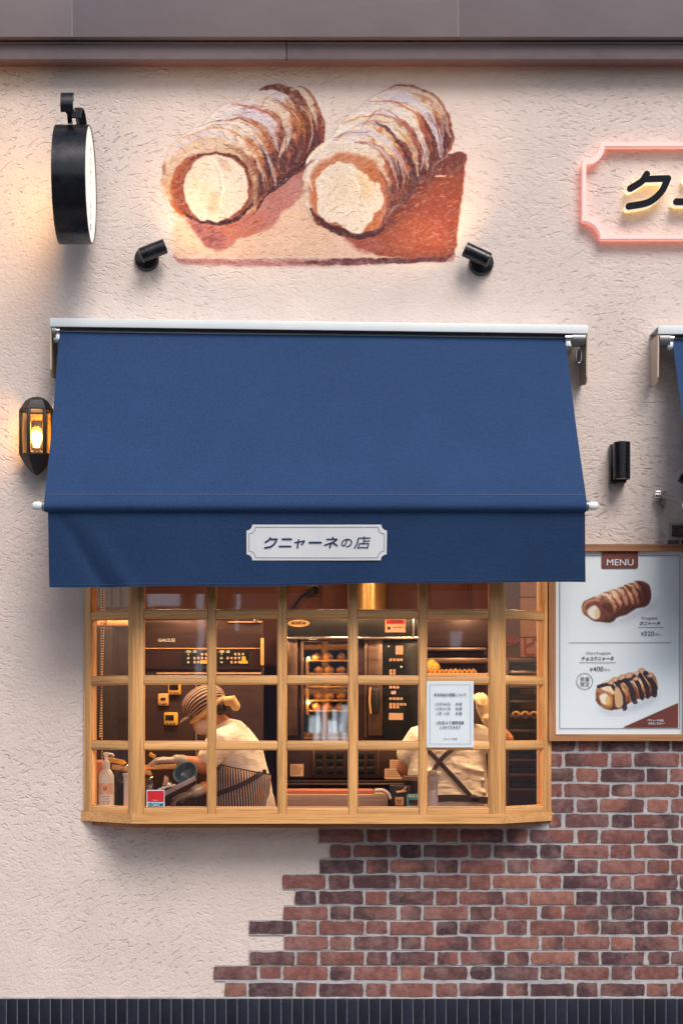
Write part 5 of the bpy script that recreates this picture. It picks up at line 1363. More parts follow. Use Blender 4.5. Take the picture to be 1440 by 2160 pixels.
# lower half: vented machine panel
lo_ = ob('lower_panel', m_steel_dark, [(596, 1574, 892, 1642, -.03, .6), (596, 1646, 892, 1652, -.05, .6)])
ob('lower_trim', m_steel, [(596, 1567, 892, 1573, -.04, .2), (596, 1653, 892, 1657, -.06, .3)])
vt = []
for x in (666, 688, 709, 753, 774): vt += [(x, 1588, x + 15, 1600), (x, 1603, x + 15, 1615), (x, 1618, x + 15, 1632)]
ob('vents', m_lcd, vt, lo_, -.034, .006, .001)
ob('vent_frame', m_steel, [(660, 1584, 663, 1637, -.036, .006), (796, 1584, 799, 1637, -.036, .006)], lo_)
mb = MB()
for (x0, y0, x1, y1) in ((612, 1612, 640, 1638), (822, 1603, 849, 1622), (811, 1622, 850, 1644)):
    pbox(mb, x0, y0, x1, y1, Yo - .034, .003, 0)
mb.build('taped_note', m_paper_warm, lo_)
mb = MB()
for (x0, y0, x1, y1) in ((612, 1612, 640, 1638), (822, 1603, 849, 1622), (811, 1622, 850, 1644)):
    y = y0 + 4
    while y < y1 - 2: rectm(mb, x0 + 3, y, x1 - 3 - (y * 7 % 9), y + 1.1, Yo - .0355); y += 4
mb.build('note_lines', m_brown_metal, lo_)
# trays and pastries
for ti, (yy, w) in enumerate(((1394, 'topmost'), (1422, 'second'), (1449, 'third'), (1478, 'fourth'), (1500, 'lowest'))):
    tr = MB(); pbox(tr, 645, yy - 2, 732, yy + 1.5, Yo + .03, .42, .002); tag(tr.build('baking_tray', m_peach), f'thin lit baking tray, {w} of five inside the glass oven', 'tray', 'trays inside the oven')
    for pi, (px, q) in enumerate(((668, 'left'), (692, 'middle'), (716, 'right'))):
        if ti == 0 and pi == 2: px = 720
        mb = MB(); c = P(px + (ti % 2) * 3, yy - 6.5, Yo + .10); hw = .030
        mb.ball((c.x, c.y, fz(yy - 2, Yo + .05) + .019), (hw, .05, .022), 14)
        mb.ball((c.x, c.y - .01, fz(yy - 2, Yo + .05) + .026), (hw * .6, .03, .019), 12)
        tag(mb.build('baked_roll', m_bread), f'golden roll, {q} of three on the {w} tray in the glass oven', 'pastry', 'rolls baking in the oven')
mb = MB(); 
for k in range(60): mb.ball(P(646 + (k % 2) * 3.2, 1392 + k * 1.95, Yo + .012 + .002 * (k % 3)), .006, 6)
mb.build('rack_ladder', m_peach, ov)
for y in (1389, 1482):
    mb = MB(); mb.ball(P(650, y, Yo + .0), .0085, 10); mb.build('oven_bulb', m_oven_bulb, ov)
    pdl = bpy.data.lights.new('oven_light', 'POINT'); pdl.energy = .45; pdl.color = (1, .55, .2); pdl.shadow_soft_size = .02
    po2 = bpy.data.objects.new('oven_light', pdl); COL.objects.link(po2); po2.parent = ov; po2.location = P(656, y, Yo + .04) - ov.location

# ---- deck oven and shelves to the right
Yd = 1.95
dk = thing('deck_oven', 'low deck oven under a dark hood with bright steel shelf edges', 'oven', (fx(965, Yd), Yd + .3, RZ0))
mb = MB(); pbox(mb, 893, 1306, 1044, 1364, Yd - .1, .7, .006); mb.build('hood', m_steel_dark, dk)
mb = MB(); pbox(mb, 895, 1366, 1026, 1373, Yd - .16, .2, .006); pbox(mb, 894, 1388, 1030, 1399, Yd - .14, .4, .005); mb.build('shelf_edge', m_steel, dk)
mb = MB(); pbox(mb, 893, 1376, 1032, 1386, Yd - .06, .5, .004); pbox(mb, 893, 1402, 1032, 1418, Yd - .02, .5, .004); mb.build('deck', m_pan, dk)
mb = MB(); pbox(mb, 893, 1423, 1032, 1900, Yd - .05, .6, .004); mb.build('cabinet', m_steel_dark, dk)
mb = MB(); pbox(mb, 893, 1420, 1032, 1425, Yd - .2, .5, .002); tag(mb.build('baking_tray', m_peach), 'tray of trimmings on the deck oven, right of the control column', 'tray')
for k in range(11):
    mb = MB(); r_ = random.Random(k); x = 899 + k * 9.5; mb.tube([P(x, 1418, Yd - .18), P(x + 4, 1415 - r_.random() * 3, Yd - .17), P(x + 9, 1419, Yd - .18)], .010, 8, round_ends=True)
    tag(mb.build('dough_strip', m_bread), 'curled strip of baked dough on the deck oven tray', 'dough strip', 'dough strips on the tray')
mb = MB(); mb.ball(P(910, 1405, Yd - .15), (.035, .03, .04), 12); mb.ball(P(918, 1408, Yd - .16), (.03, .03, .03), 12); tag(mb.build('folded_cloth', m_yellow), 'yellow folded cloth lying on the tray of trimmings', 'cloth')

# tall tray rack behind the right side pane
Yr = 1.9
rk = thing('tray_rack', 'dark steel bakery rack seen through the right side pane', 'rack', (fx(1100, Yr), Yr + .25, RZ0))
mb = MB()
for x in (1066, 1142):
    for d_ in (0, .44): pbox(mb, x, 1388, x + 8, 2060, Yr + d_, .03, .003)
pbox(mb, 1062, 1388, 1152, 1398, Yr, .5, .003); mb.build('frame', m_steel_dark, rk)
names = ['topmost', 'second', 'third', 'fourth', 'fifth', 'sixth', 'seventh', 'eighth', 'ninth']
for k in range(9):
    y = 1420 + k * 31
    mb = MB(); pbox(mb, 1075, y - 3, 1141, y + 1, Yr - .01, .46, .002); pbox(mb, 1075, y - 5, 1141, y - 3.2, Yr - .012, .008, .002)
    tag(mb.build('rack_tray', m_steel if k == 0 else m_steel_dark), f'baking tray, {names[k]} from the top in the dark rack', 'tray', 'trays in the rack')
    mb = MB(); pbox(mb, 1078, y - 17, 1139, y - 6, Yr + .1, .3, .004); tag(mb.build('dough_box', m_pan), f'dark bread tin on the {names[k]} rack tray', 'tin', 'tins on the rack trays')
for q in range(3):
    mb = MB(); c = P(1088 + q * 19, 1508, Yr - .0); mb.tube([(c.x + .02 * math.cos(t), c.y, c.z + .016 * math.sin(t)) for t in [2 * math.pi * k / 14 for k in range(15)]], .008, 8)
    tag(mb.build('ring_roll', m_bread), f"ring-shaped roll on a rack tray, {['left', 'middle', 'right'][q]} of three", 'pastry', 'ring rolls in the rack')
mb = MB(); text(mb, '業ビ', (fx(1098, RY1 - .03), fz(1366, RY1 - .03)), .15, RY1 - .034, bold=.03, width=.21)
tag(mb.build('red_wall_lettering', simple('red_paint', (.42, .03, .015), .6)), 'large red characters painted on the orange boards', 'lettering')

# wall socket, cable, lit duct
sk = thing('wall_socket', 'wall socket with black plug and hanging cable above the oven', 'socket', P(655, 1256, RY1 - .05))
mb = MB(); pbox(mb, 648, 1232, 672, 1258, RY1 - .03, .03, .006); mb.build('plate', m_brown_metal, sk)
mb = MB(); mb.tube([P(664, 1246, RY1 - .035), P(656, 1248, RY1 - .11)], .028, 12); mb.build('plug', m_dark, sk)
mb = MB(); mb.tube(curve2([P(655, 1248, RY1 - .10), P(642, 1254, RY1 - .10), P(630, 1266, RY1 - .08), P(618, 1284, RY1 - .06), P(612, 1310, RY1 - .05)], 6), .0075, 8); mb.build('cable', m_dark, sk)
mb = MB(); mb.lathe([(.11, 1.95), (.11, RZ1 - .01)], (fx(778, 2.5), 2.5, 0), 40); du = mb.build('exhaust_duct', simple('glow_tinted_duct', (.78, .50, .2), .32, .7, stretch=(1, 1, .3))); tag(du, 'shiny steel exhaust duct above the oven, tinted with painted yellow lamp glow', 'duct')  # yellow lamp glow on the steel is put into the base colour

# ---- things on the window counter
Yc = .05; zc_ = 1.028
so_ = thing('soap_dispenser', 'white pump bottle with printed label in the left corner pane', 'bottle', (fx(224, Yc), Yc, zc_))
cx_ = fx(224, Yc); w = .039
mb = MB()
prof = [(0, .0), (w, .0), (w * 1.02, .01), (w * 1.0, .15), (w * .96, .178), (w * .7, .197), (.016, .212), (.0145, .218)]
mb.lathe([(r, z + zc_) for r, z in prof], (cx_, Yc, 0), 24); mb.build('bottle', m_white_pl, so_, sharp=50)
mb = MB(); mb.lathe([(.019, zc_ + .212), (.019, zc_ + .245), (.012, zc_ + .247), (.009, zc_ + .255), (.009, zc_ + .275), (.014, zc_ + .276), (.014, zc_ + .29), (0, zc_ + .292)], (cx_, Yc, 0), 18)
mb.tube([(cx_, Yc, zc_ + .284), (cx_ + .03, Yc - .004, zc_ + .282), (cx_ + .038, Yc - .004, zc_ + .272)], .006, 8); mb.build('pump', m_white_pl, so_, sharp=50)
mb = MB(); mb.lathe([(w * 1.025, zc_ + .085), (w * 1.02, zc_ + .14)], (cx_, Yc, 0), 20, a0=R(200), a1=R(330)); lb = mb.build('label', m_paper_warm, so_)
mb = MB(); mb.ball((cx_ - .002, Yc - w * 1.0, zc_ + .115), (.011, .004, .013), 10); mb.build('label_print', m_orange_pl, so_)
mb = MB()
for k in range(4): mb.box((cx_ + .004, Yc - w * 1.03, zc_ + .075 - k * .012), (.04 - k % 2 * .01, .001, .003))
mb.build('small_print', m_ink_soft, so_)
mb = MB(); x_ = fx(206, .1); mb.lathe([(0, zc_), (.03, zc_), (.034, zc_ + .24), (.024, zc_ + .252), (0, zc_ + .252)], (x_, .12, 0), 20); tag(mb.build('orange_bottle', m_orange_pl), 'orange bottle behind the white pump dispenser', 'bottle')
mb = MB(); x_ = fx(271, .0); mb.lathe([(0, zc_), (.022, zc_), (.022, zc_ + .175), (.026, zc_ + .178), (.026, zc_ + .19), (0, zc_ + .192)], (x_, -.02, 0), 20); tag(mb.build('white_tube', m_white_pl, sharp=50), 'slim white capped tube beside the left corner post', 'tube')
# wooden dough box
wb = thing('wooden_tray', 'pale wooden tray with a white rounded end on the counter', 'tray', P(714, 1712, .2))
mb = MB(); pbox(mb, 596, 1676, 818, 1716, .2, .25, .012); mb.build('box', m_board, wb)
mb = MB(); pbox(mb, 598, 1667.5, 790, 1677, .23, .2, .004); mb.build('lining', m_orange_pl, wb)
mb = MB(); mb.tube(curve2([P(790, 1668, .215), P(806, 1667, .215), P(818, 1674, .215), P(823, 1686, .215)], 5), .0075, 8); mb.build('white_edge', m_white_pl, wb)
bk = thing('black_socket_box', 'black box with a beige outlet beside the wooden tray', 'outlet', P(840, 1716, .42))
mb = MB(); pbox(mb, 824, 1658, 866, 1720, .42, .1, .006); mb.build('box', m_dark, bk)
mb = MB(); pbox(mb, 833, 1682, 851, 1700, .412, .01, .003); op_ = mb.build('outlet_plate', m_peach, bk)
mb = MB(); [mb.box(P(x, y, .4108), (.006, .004, .008)) for x, y in ((839, 1689), (845, 1689), (842, 1694))]; mb.build('outlet_slots', m_dark, op_)
mb = MB(); mb.tube([P(836, 1672, .40), P(856, 1669, .40)], .006, 8); mb.tube([P(848, 1669, .4), P(857, 1660, .4)], .004, 8); mb.build('lever', m_peach, bk)
tt = thing('teal_timer', 'teal kitchen timer standing by the steel bottle on the counter', 'timer', P(872, 1706, .06))
mb = MB(); pbox(mb, 858, 1676, 889, 1706, .06, .03, .012); mb.build('case', m_teal, tt)
mb = MB(); pbox(mb, 862, 1687.5, 884, 1699, .0565, .006, .002); mb.build('display', m_lcd, tt)
mb = MB(); [mb.ball(P(864 + k * 7, 1681, .058), (.006, .003, .004), 8) for k in range(3)]; mb.build('buttons', m_white_pl, tt)
sb_ = thing('steel_bottle', 'tapered steel bottle with copper lid in front of the crossed straps', 'bottle', P(911, 1708, -.02))
xs_ = fx(912, -.02); zz0, zz1 = 1.03, fz(1627, -.02)
mb = MB(); mb.lathe([(0, zz0), (.028, zz0), (.027, zz0 + .06), (.0255, zz0 + .1), (.0245, zz0 + .102), (.0255, zz0 + .104), (.022, zz1 - .03), (.0212, zz1 - .028), (.0218, zz1 - .026), (.021, zz1 - .004), (.018, zz1), (0, zz1)], (xs_, -.02, 0), 28); mb.build('bottle_body', m_steel_cool, sb_, sharp=35)
mb = MB(); mb.lathe([(.0185, zz1), (.0185, zz1 + .004), (0, zz1 + .005)], (xs_, -.02, 0), 20); mb.build('lid', m_peach, sb_)
pt_ = thing('steel_pot', 'steel pot with dark rim partly hidden by the right baker', 'pot', P(872, 1690, .5))
xp = fx(874, .5); mb = MB(); z1_ = fz(1640, .5); mb.lathe([(0, 1.03), (.055, 1.03), (.058, z1_), (.061, z1_ + .004), (.055, z1_), (.052, z1_ - .05)], (xp, .5, 0), 28); mb.build('body', m_steel_dark, pt_)
mb = MB(); mb.lathe([(.061, z1_ - .016), (.0625, z1_ + .006), (.05, z1_ + .008)], (xp, .5, 0), 28); mb.build('rim', m_brown_metal, pt_)

# ---- worktop of the first baker with trays, film and tools
Yw = .42
wt_ = thing('work_table', 'work surface under the left baker\'s gloved hands', 'table', (fx(330, Yw), Yw, RZ0))
mb = MB(); mb.box((-.62, .62, 1.0), (.85, .42, .03), bev=.004); mb.build('table_top', m_steel_dark, wt_)
mb = MB(); [mb.box((x, y, .47), (.04, .04, 1.06)) for x in (-1.0, -.24) for y in (.45, .8)]; mb.build('legs', m_steel_dark, wt_)
mb = MB(); r_ = np.random.RandomState(4)
def film(u, v):
    x = fx(212 + u * 110, .4); z = fz(1596 + 62 * v + 30 * u * (1 - v) + 6 * math.sin(u * 7 + 2) * v, .4)
    return (x, .4 + .05 * math.sin(u * 9 + v * 4) + .12 * (1 - v), z + .012 * math.sin(u * 12 + 5 * v))
mb.grid(film, 30, 18); tag(mb.build('plastic_film', m_film), 'crumpled clear plastic film over trays in the lower left pane', 'plastic film')
def tray(name, label, pts, y0, dpt, mat):
    mb = MB(); a = P(*pts[0], y0); c = P(*pts[1], y0); mb.bar(a + Vector((0, dpt / 2, 0)), c + Vector((0, dpt / 2, 0)), dpt, .012, .003)
    mb.bar(a + Vector((0, 0, .008)), c + Vector((0, 0, .008)), .006, .022, .002)
    return tag(mb.build(name, mat), label, 'tray')
tray('dough_tray', 'shallow tray held level under the baker\'s left glove', ((300, 1622), (372, 1620)), .5, .2, m_peach)
tray('tilted_tray', 'grey tray tilted up to the right below the baker\'s arm', ((336, 1683), (412, 1645)), .38, .12, m_steel_cool)
tray('lit_tray', 'yellow lit tray edge under the plastic film', ((224, 1604), (262, 1612)), .52, .15, m_yellow)  # lamp light on this tray edge is painted as its yellow colour
tray('long_tray', 'long pale tray edge below the plastic film at left', ((236, 1621), (318, 1634)), .44, .15, m_peach)
mb = MB(); c = P(394, 1636, .46); mb.lathe([(0, -.045), (.03, -.042), (.052, -.02), (.062, .012), (.066, .03), (.06, .03), (.048, -.012), (0, -.036)], (c.x, c.y, c.z), 28, Matrix.Rotation(R(-28), 3, 'Y') @ Matrix.Rotation(R(48), 3, 'X')); tag(mb.build('blue_bowl', simple('blue_plastic', (.07, .12, .17), .3)), 'blue-grey plastic bowl below the baker\'s forearm', 'bowl')
tl = thing('tongs', 'shiny steel tongs lying in front of the blue bowl', 'tongs', P(350, 1664, .36))
mb = MB(); mb.tube([P(343, 1664, .37), P(347, 1650, .36), P(349, 1637, .36)], .008, 8); mb.tube([P(351, 1660, .36), P(354, 1646, .36), P(352, 1640, .36)], .009, 8); mb.build('arms', m_chrome, tl)
mb = MB(); mb.tube([P(334, 1666, .35), P(352, 1660, .35), P(371, 1656, .35)], .007, 8); mb.ball(P(355, 1656, .355), (.02, .01, .012), 10); mb.build('blade', m_chrome, tl)
mb = MB(); mb.box(P(321, 1594, .46), (.035, .03, .02), Matrix.Rotation(R(30), 3, 'Y'), .004); tag(mb.build('dough_piece', m_yellow), 'small yellow piece of dough by the gloved fingers', 'dough')

# ------------------------------------------------------------------ the two bakers
def limb(mb, pts, rs, n=16, flat=1.0): mb.tube(pts, rs, n, round_ends=True, flat=flat)
def hand(mb, wrist, d, nrm, k=1.0, curl=.6, grow=0.0, side=1):
    """palm, four unequal bent fingers and a thumb from the side of the palm"""
    d = Vector(d).normalized(); nrm = Vector(nrm); nrm = (nrm - d * nrm.dot(d)).normalized(); s_ = d.cross(nrm) * side
    w = Vector(wrist)
    mb.tube([w, w + d * .03 * k, w + d * .075 * k, w + d * .092 * k], [.027 * k + grow, .036 * k + grow, .041 * k + grow, .036 * k + grow], 14, round_ends=True, flat=.5)
    for i, (o, l) in enumerate(((-.031, .068), (-.011, .078), (.010, .074), (.030, .058))):
        p = w + d * .088 * k + s_ * o * k; pts = [p]; a = curl * .35
        for f in (.45, .32, .23):
            pts.append(pts[-1] + (d * math.cos(a) + nrm * math.sin(a)) * l * f * k); a += curl * .8
        mb.tube(pts, [.0095 * k + grow, .009 * k + grow, .0085 * k + grow, .0078 * k + grow], 10, round_ends=True)
    p = w + d * .028 * k - s_ * .034 * k
    mb.tube([p, p + (d * .7 - s_ * .6 + nrm * .3).normalized() * .034 * k, p + (d * .85 - s_ * .4 + nrm * .5).normalized() * .064 * k], [.0125 * k + grow, .0105 * k + grow, .009 * k + grow], 10, round_ends=True)

def stripes(name, comp, period, duty, dark, light):
    m, t, b = nodes(name)
    a = N(t, 'Attribute', attribute_name='gr'); sx = N(t, 'SeparateXYZ'); t.links.new(a.outputs['Vector'], sx.inputs[0])
    pos = N(t, 'NewGeometry').outputs['Position']; nz = N(t, 'TexNoise', i_Scale=25.0, i_Detail=3.0); t.links.new(pos, nz.inputs['Vector'])
    f = math_(t, 'FRACT', math_(t, 'ADD', math_(t, 'DIVIDE', sx.outputs[comp], period), math_(t, 'MULTIPLY', nz.outputs[0], .35)))
    c = mix(t, math_(t, 'GREATER_THAN', f, duty), dark, light)
    t.links.new(c, b.inputs['Base Color']); b.inputs['Roughness'].default_value = .9; b.inputs['Specular IOR Level'].default_value = .15
    bp = N(t, 'Bump', i_Strength=.5, i_Distance=.004); t.links.new(nz.outputs[0], bp.inputs['Height']); t.links.new(bp.outputs[0], b.inputs['Normal'])
    return m
m_apron = stripes('striped_apron', 1, .0148, .60, (.022, .024, .045, 1), (.56, .40, .30, 1))
m_cap = stripes('striped_cap', 1, .0155, .56, (.03, .026, .04, 1), (.60, .44, .34, 1))

def head(mb, c, f, u, k=1.0):
    f = Vector(f).normalized(); u = Vector(u); u = (u - f * u.dot(f)).normalized(); s_ = f.cross(u)
    M = Matrix((f, s_, u)).transposed(); c = Vector(c)
    L_ = lambda a, b_, d_: c + f * a + s_ * b_ + u * d_
    mb.ball(L_(-.008, 0, .022), (.094 * k, .074 * k, .096 * k), 20, M); mb.ball(L_(.028, 0, -.045), (.062 * k, .056 * k, .062 * k), 16, M)
    mb.ball(L_(.052, 0, -.082), (.028, .030, .022), 12, M); mb.ball(L_(.092, 0, -.020), (.018, .013, .022), 10, M)
    for q in (-1, 1): mb.ball(L_(-.006, q * .074, -.01), (.018, .008, .030), 10, M)
    return L_, M
def drape(name, path, w, bvh, mat, par, off=.005, n=10, yfrom=-1.0):
    """a strap laid on a garment: points fall on the surface straight away from the street side"""
    pts = curve2(path, n) if len(path) > 2 else [tuple(np.array(path[0]) * (1 - t / n) + np.array(path[1]) * t / n) for t in range(n + 1)]
    vs, fs = [], []; k = 0
    for i, p in enumerate(pts):
        a, c = pts[max(i - 1, 0)], pts[min(i + 1, len(pts) - 1)]
        d = Vector((c[0] - a[0], c[1] - a[1])); d.normalize(); nn = (-d.y * w / 2, d.x * w / 2)
        row = []
        for q in (-1, 1):
            x, z = p[0] + nn[0] * q, p[1] + nn[1] * q
            h = bvh.ray_cast(Vector((x, yfrom, z)), Vector((0, 1, 0)), 5)
            row.append((x, (h[0].y if h[0] is not None else None), z))
        ys = [r[1] for r in row if r[1] is not None]
        if not ys: continue
        for r in row: vs.append((r[0], (r[1] if r[1] is not None else ys[0]) - off, r[2]))
        for r in row: vs.append((r[0], (r[1] if r[1] is not None else ys[0]) - off + .004, r[2]))
        if k:
            b = 4 * k; fs += [[b - 4, b - 3, b + 1, b], [b - 2, b - 4, b, b + 2], [b - 3, b - 1, b + 3, b + 1], [b - 1, b - 2, b + 2, b + 3]]
        k += 1
    mb = MB(); mb.add(vs, fs, None, None, True); return mb.build(name, mat, par, recalc=True)
def bvh_of(o):
    me = o.data; off = wloc(o); return BVHTree.FromPolygons([v.co + off for v in me.vertices], [list(p.vertices) for p in me.polygons])
XZ = lambda px, py, y: (fx(px, y), fz(py, y))
m_strap = simple('dark_strap', (.05, .03, .032), .85, var=.3, vs=60)

# first baker: side on, bent over the trays, facing left
y0 = .78
p1 = thing('person', 'baker in striped cap, mask and striped apron, bending over trays at the left', 'person', (fx(515, y0), y0, RZ0))
f1, u1 = (-.86, -.22, -.46), (-.46, -.04, .88); Hc = P(438, 1503, y0 - .02)
body, = [MB()]
L1, M1 = head(body, Hc, f1, u1)
limb(body, [L1(-.02, 0, -.06), P(480, 1538, y0), P(488, 1560, y0)], [.052, .056, .07])
limb(body, [P(490, 1565, y0), P(503, 1620, y0), P(516, 1690, y0), P(518, 1720, y0)], [.115, .125, .13, .13])
sh1, el1, wr1 = P(462, 1568, y0 - .14), P(430, 1616, y0 - .17), P(372, 1604, y0 - .24)
limb(body, [P(478, 1560, y0 - .06), sh1, sh1.lerp(el1, .5), el1], [.06, .056, .049, .045]); limb(body, [el1, el1.lerp(wr1, .35), wr1], [.045, .041, .027])
sh2, el2, wr2 = P(462, 1575, y0 + .13), P(452, 1655, y0 - .05), P(408, 1672, y0 - .22)
limb(body, [P(478, 1560, y0 + .06), sh2, el2], [.06, .055, .043]); limb(body, [el2, el2.lerp(wr2, .4), wr2], [.043, .038, .027])
hand(body, wr1, (-1, -.1, -.02), (0, 0, -1), .93, .5); hand(body, wr2, (-.9, -.1, -.35), (0, 0, -1), .93, .7)
for q in (-1, 1):
    limb(body, [P(518, 1720, y0) + Vector((0, q * .085, 0)), Vector((fx(515, y0), y0 + q * .10, .47)), Vector((fx(522, y0), y0 + q * .10, RZ0 + .07))], [.085, .058, .042])
    limb(body, [Vector((fx(524, y0), y0 + q * .10, RZ0 + .045)), Vector((fx(524, y0) - .17, y0 + q * .11, RZ0 + .03))], [.045, .03])
remeshed(body, 'body', m_skin, p1, .007, 4)
sh = MB()
limb(sh, [P(479, 1541, y0), P(484, 1560, y0)], [.062, .1]); limb(sh, [P(482, 1566, y0), P(497, 1590, y0), P(502, 1620, y0), P(512, 1660, y0), P(516, 1700, y0)], [.128, .142, .146, .148, .15], flat=1.05)
limb(sh, [P(482, 1560, y0 - .06), sh1, sh1.lerp(el1, .62)], [.082, .074, .068]); limb(sh, [P(482, 1560, y0 + .06), sh2, sh2.lerp(el2, .5)], [.08, .07, .066])
s1 = remeshed(sh, 'shirt', m_shirt, p1, .009, 5)
tr_ = MB(); limb(tr_, [P(520, 1690, y0), P(526, 1740, y0)], [.152, .156])
for q in (-1, 1): limb(tr_, [P(522, 1735, y0) + Vector((0, q * .075, 0)), Vector((fx(517, y0), y0 + q * .10, .47)), Vector((fx(522, y0), y0 + q * .10, RZ0 + .06))], [.11, .075, .065])
remeshed(tr_, 'trousers', m_trouser, p1, .012, 5)
ap = MB(); ap.tube([P(509, 1622, y0 - .012), P(503, 1650, y0 - .012), P(500, 1690, y0 - .012), P(498, 1760, y0 - .012), P(496, 1850, y0 - .012)], [.162, .174, .184, .192, .198], 72, flat=1.0)
wbd = MB(); wbd.tube([P(509.5, 1620, y0 - .012), P(508.5, 1625, y0 - .012)], [.160, .162], 72); wbd.build('apron_waistband', m_strap, p1)
aprn = ap.build('apron', m_apron, p1, sharp=0)
bv = bvh_of(aprn); yq = y0 - .15
drape('apron_tie', [XZ(455, 1676, yq), XZ(490, 1663, yq), XZ(520, 1650, yq), XZ(552, 1631, yq)], .026, bv, m_strap, p1, .006)
bw = MB(); kn = P(553, 1630, y0 - .07); limb(bw, [kn, kn + Vector((.012, -.01, .006))], [.013, .012]); limb(bw, [kn, P(556, 1655, y0 - .06), P(551, 1685, y0 - .08)], [.009, .008, .006]); limb(bw, [kn, P(549, 1612, y0 - .06), P(543, 1606, y0 - .07)], [.011, .012, .01]); bw.build('apron_bow', m_strap, p1)
cp_ = MB()
vs0 = len(cp_.v); cp_.ball((0, 0, 0), (.124, .098, .088), 32, None); 
cp_.ball((.118, 0, -.03), (.052, .062, .010), 20, Matrix.Rotation(R(14), 3, 'Y'))
cp_.g = [(0, math.atan2(v[1], v[2] + .05) * .1, 0) for v in cp_.v]
cp_.v = [tuple(L1(-.004 + v[0], v[1], .058 + v[2])) for v in cp_.v]
cp_.build('cap', m_cap, p1, sharp=0)
bd = MB(); ring = [L1(-.006 + .103 * math.cos(t), .086 * math.sin(t), .018 - .022 * math.cos(t)) for t in [2 * math.pi * k / 36 for k in range(37)]]
bd.tube(ring, .015, 10, caps=False); k_ = L1(-.098, -.04, .012); limb(bd, [k_, k_ + Vector((.045, -.01, .004)), k_ + Vector((.062, -.01, -.026))], [.024, .030, .026]); bd.build('head_band', simple('cream_band', (.74, .52, .25), .85, bump=.5, bs=60), p1)
hr = MB(); hr.ball(L1(-.05, 0, .0), (.06, .079, .055), 16, M1); hr.build('hair', m_hair, p1)
mk = MB(); mk.ball(L1(.050, 0, -.052), (.060, .058, .054), 20, M1); limb(mk, [L1(.03, -.06, -.03), L1(.0, -.074, -.012)], [.003, .003]); limb(mk, [L1(.03, -.055, -.075), L1(-.0, -.072, -.03)], [.003, .003]); mk.build('face_mask', m_mask, p1)
ey = MB(); [ey.ball(L1(.083, q * .034, .008), (.010, .013, .008), 10, M1) for q in (-1, 1)]; ey.build('eyes', m_hair, p1)
gl_ = MB(); hand(gl_, wr1, (-1, -.1, -.02), (0, 0, -1), .95, .5, .002); limb(gl_, [wr1 + (el1 - wr1) * .22, wr1], [.036, .030]); remeshed(gl_, 'glove', m_glove, p1, .005, 3)
gl_ = MB(); hand(gl_, wr2, (-.9, -.1, -.35), (0, 0, -1), .95, .7, .002); limb(gl_, [wr2 + (el2 - wr2) * .22, wr2], [.036, .030]); remeshed(gl_, 'glove', m_glove, p1, .005, 3)

# second baker: back to the window, right arm raised
y1 = 1.0
p2 = thing('person', 'baker in cream shirt with crossed dark apron straps, back to the window', 'person', (fx(945, y1), y1, RZ0))
body = MB(); f2, u2 = (.1, .97, -.22), (0, .2, .97); H2 = P(944, 1494, y1 + .03)
L2, M2 = head(body, H2, f2, u2)
limb(body, [L2(-.02, 0, -.07), P(944, 1545, y1), P(944, 1570, y1)], [.056, .06, .08])
limb(body, [P(944, 1570, y1), P(945, 1640, y1), P(946, 1720, y1)], [.17, .18, .19], flat=.6)
sL, eL, wL = P(880, 1556, y1), P(853, 1620, y1 + .05), P(880, 1662, y1 + .25)
limb(body, [P(915, 1556, y1), sL, eL], [.06, .06, .047]); limb(body, [eL, eL.lerp(wL, .35), wL], [.047, .043, .029])
sR, eR, wR = P(1010, 1556, y1), P(1067, 1560, y1 - .04), P(1026, 1516, y1 - .10)
limb(body, [P(975, 1556, y1), sR, eR], [.06, .058, .043]); limb(body, [eR, eR.lerp(wR, .4), wR], [.043, .039, .028])
hand(body, wL, (.2, .8, -.3), (0, 0, -1), .95, .7); hand(body, wR, (-.25, -.12, .96), (-.5, .8, .1), .95, .9)
for q in (-1, 1):
    limb(body, [P(946, 1725, y1) + Vector((q * .1, 0, 0)), Vector((fx(946, y1) + q * .11, y1 + .02, .47)), Vector((fx(946, y1) + q * .11, y1, RZ0 + .07))], [.09, .06, .043])
    limb(body, [Vector((fx(946, y1) + q * .11, y1 - .02, RZ0 + .045)), Vector((fx(946, y1) + q * .13, y1 + .17, RZ0 + .03))], [.045, .032])
remeshed(body, 'body', m_skin, p2, .007, 4)
sh = MB()
limb(sh, [P(944, 1542, y1), P(944, 1558, y1)], [.07, .11]); limb(sh, [P(944, 1566, y1), P(943, 1582, y1), P(944, 1640, y1), P(946, 1690, y1), P(947, 1730, y1)], [.175, .208, .222, .232, .235], 24, flat=.62)
limb(sh, [P(912, 1558, y1), P(884, 1561, y1), P(864, 1590, y1 + .02)], [.085, .082, .074]); limb(sh, [P(978, 1558, y1), P(1006, 1558, y1), P(1034, 1562, y1 - .02)], [.085, .08, .072])
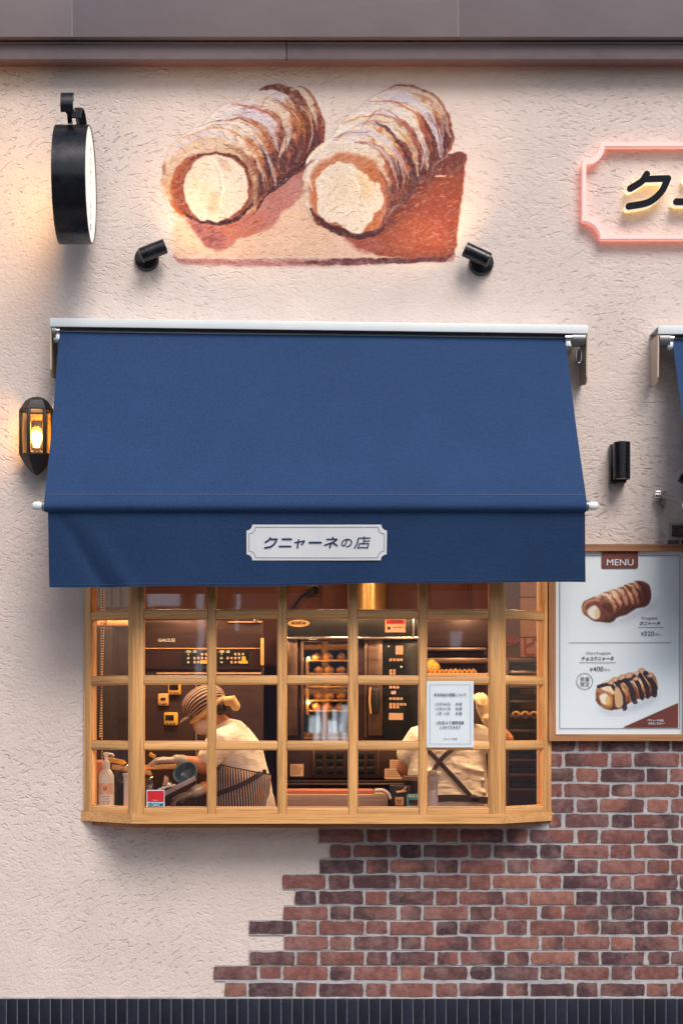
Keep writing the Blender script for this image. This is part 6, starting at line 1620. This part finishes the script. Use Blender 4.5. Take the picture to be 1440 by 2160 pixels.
# cloth folds pulled across the back by the straps
for k, (ax, ay, bx_, by_) in enumerate(((905, 1628, 1020, 1646), (935, 1648, 1022, 1672), (910, 1670, 1000, 1690), (918, 1690, 1024, 1700), (955, 1610, 1018, 1628))):
    a, c = P(ax, ay, y1 - .128), P(bx_, by_, y1 - .085); limb(sh, [a, a.lerp(c, .5) + Vector((0, -.012, -.004)), c], [.010, .014, .010])
s2 = remeshed(sh, 'shirt', m_shirt, p2, .008, 3)
tr_ = MB(); limb(tr_, [P(946, 1722, y1), P(946, 1740, y1)], [.236, .236], flat=.64)
for q in (-1, 1): limb(tr_, [P(946, 1735, y1) + Vector((q * .1, 0, 0)), Vector((fx(946, y1) + q * .11, y1 + .02, .47)), Vector((fx(946, y1) + q * .11, y1, RZ0 + .06))], [.12, .08, .07])
remeshed(tr_, 'trousers', m_darkcloth, p2, .012, 4)
bv = bvh_of(s2); yq = y1 - .14
drape('apron_strap', [XZ(890, 1562, yq), XZ(905, 1585, yq), XZ(945, 1628, yq), XZ(993, 1680, yq)], .024, bv, m_strap, p2, .006)
drape('apron_strap', [XZ(985, 1560, yq), XZ(940, 1592, yq), XZ(914, 1626, yq), XZ(895, 1660, yq)], .024, bv, m_strap, p2, .011)
drape('apron_belt', [XZ(880, 1690, yq), XZ(930, 1684, yq), XZ(975, 1684, yq), XZ(1032, 1690, yq)], .034, bv, m_strap, p2, .008)
kb = MB(); kn = P(998, 1683, y1 - .155); limb(kb, [kn, kn + Vector((.02, 0, -.004))], [.018, .015]); kb.build('apron_knot', m_strap, p2)
cp_ = MB(); cp_.ball((0, 0, 0), (.118, .098, .085), 32, None); cp_.ball((.118, 0, -.03), (.05, .062, .010), 20); cp_.g = [(0, math.atan2(v[1], v[2] + .05) * .1, 0) for v in cp_.v]; cp_.v = [tuple(L2(-.004 + v[0], v[1], .058 + v[2])) for v in cp_.v]; cp_.build('cap', m_cap, p2, sharp=0)
hr = MB(); hr.ball(L2(-.045, 0, -.005), (.064, .079, .07), 16, M2); hr.build('hair', m_hair, p2)
gl_ = MB(); hand(gl_, wR, (-.25, -.12, .96), (-.5, .8, .1), 1.0, .9, .003); limb(gl_, [wR + (eR - wR) * .15, wR], [.036, .032]); remeshed(gl_, 'glove', simple('cream_glove', (.80, .62, .36), .7), p2, .005, 3)
bpy.data.objects.remove(_co)
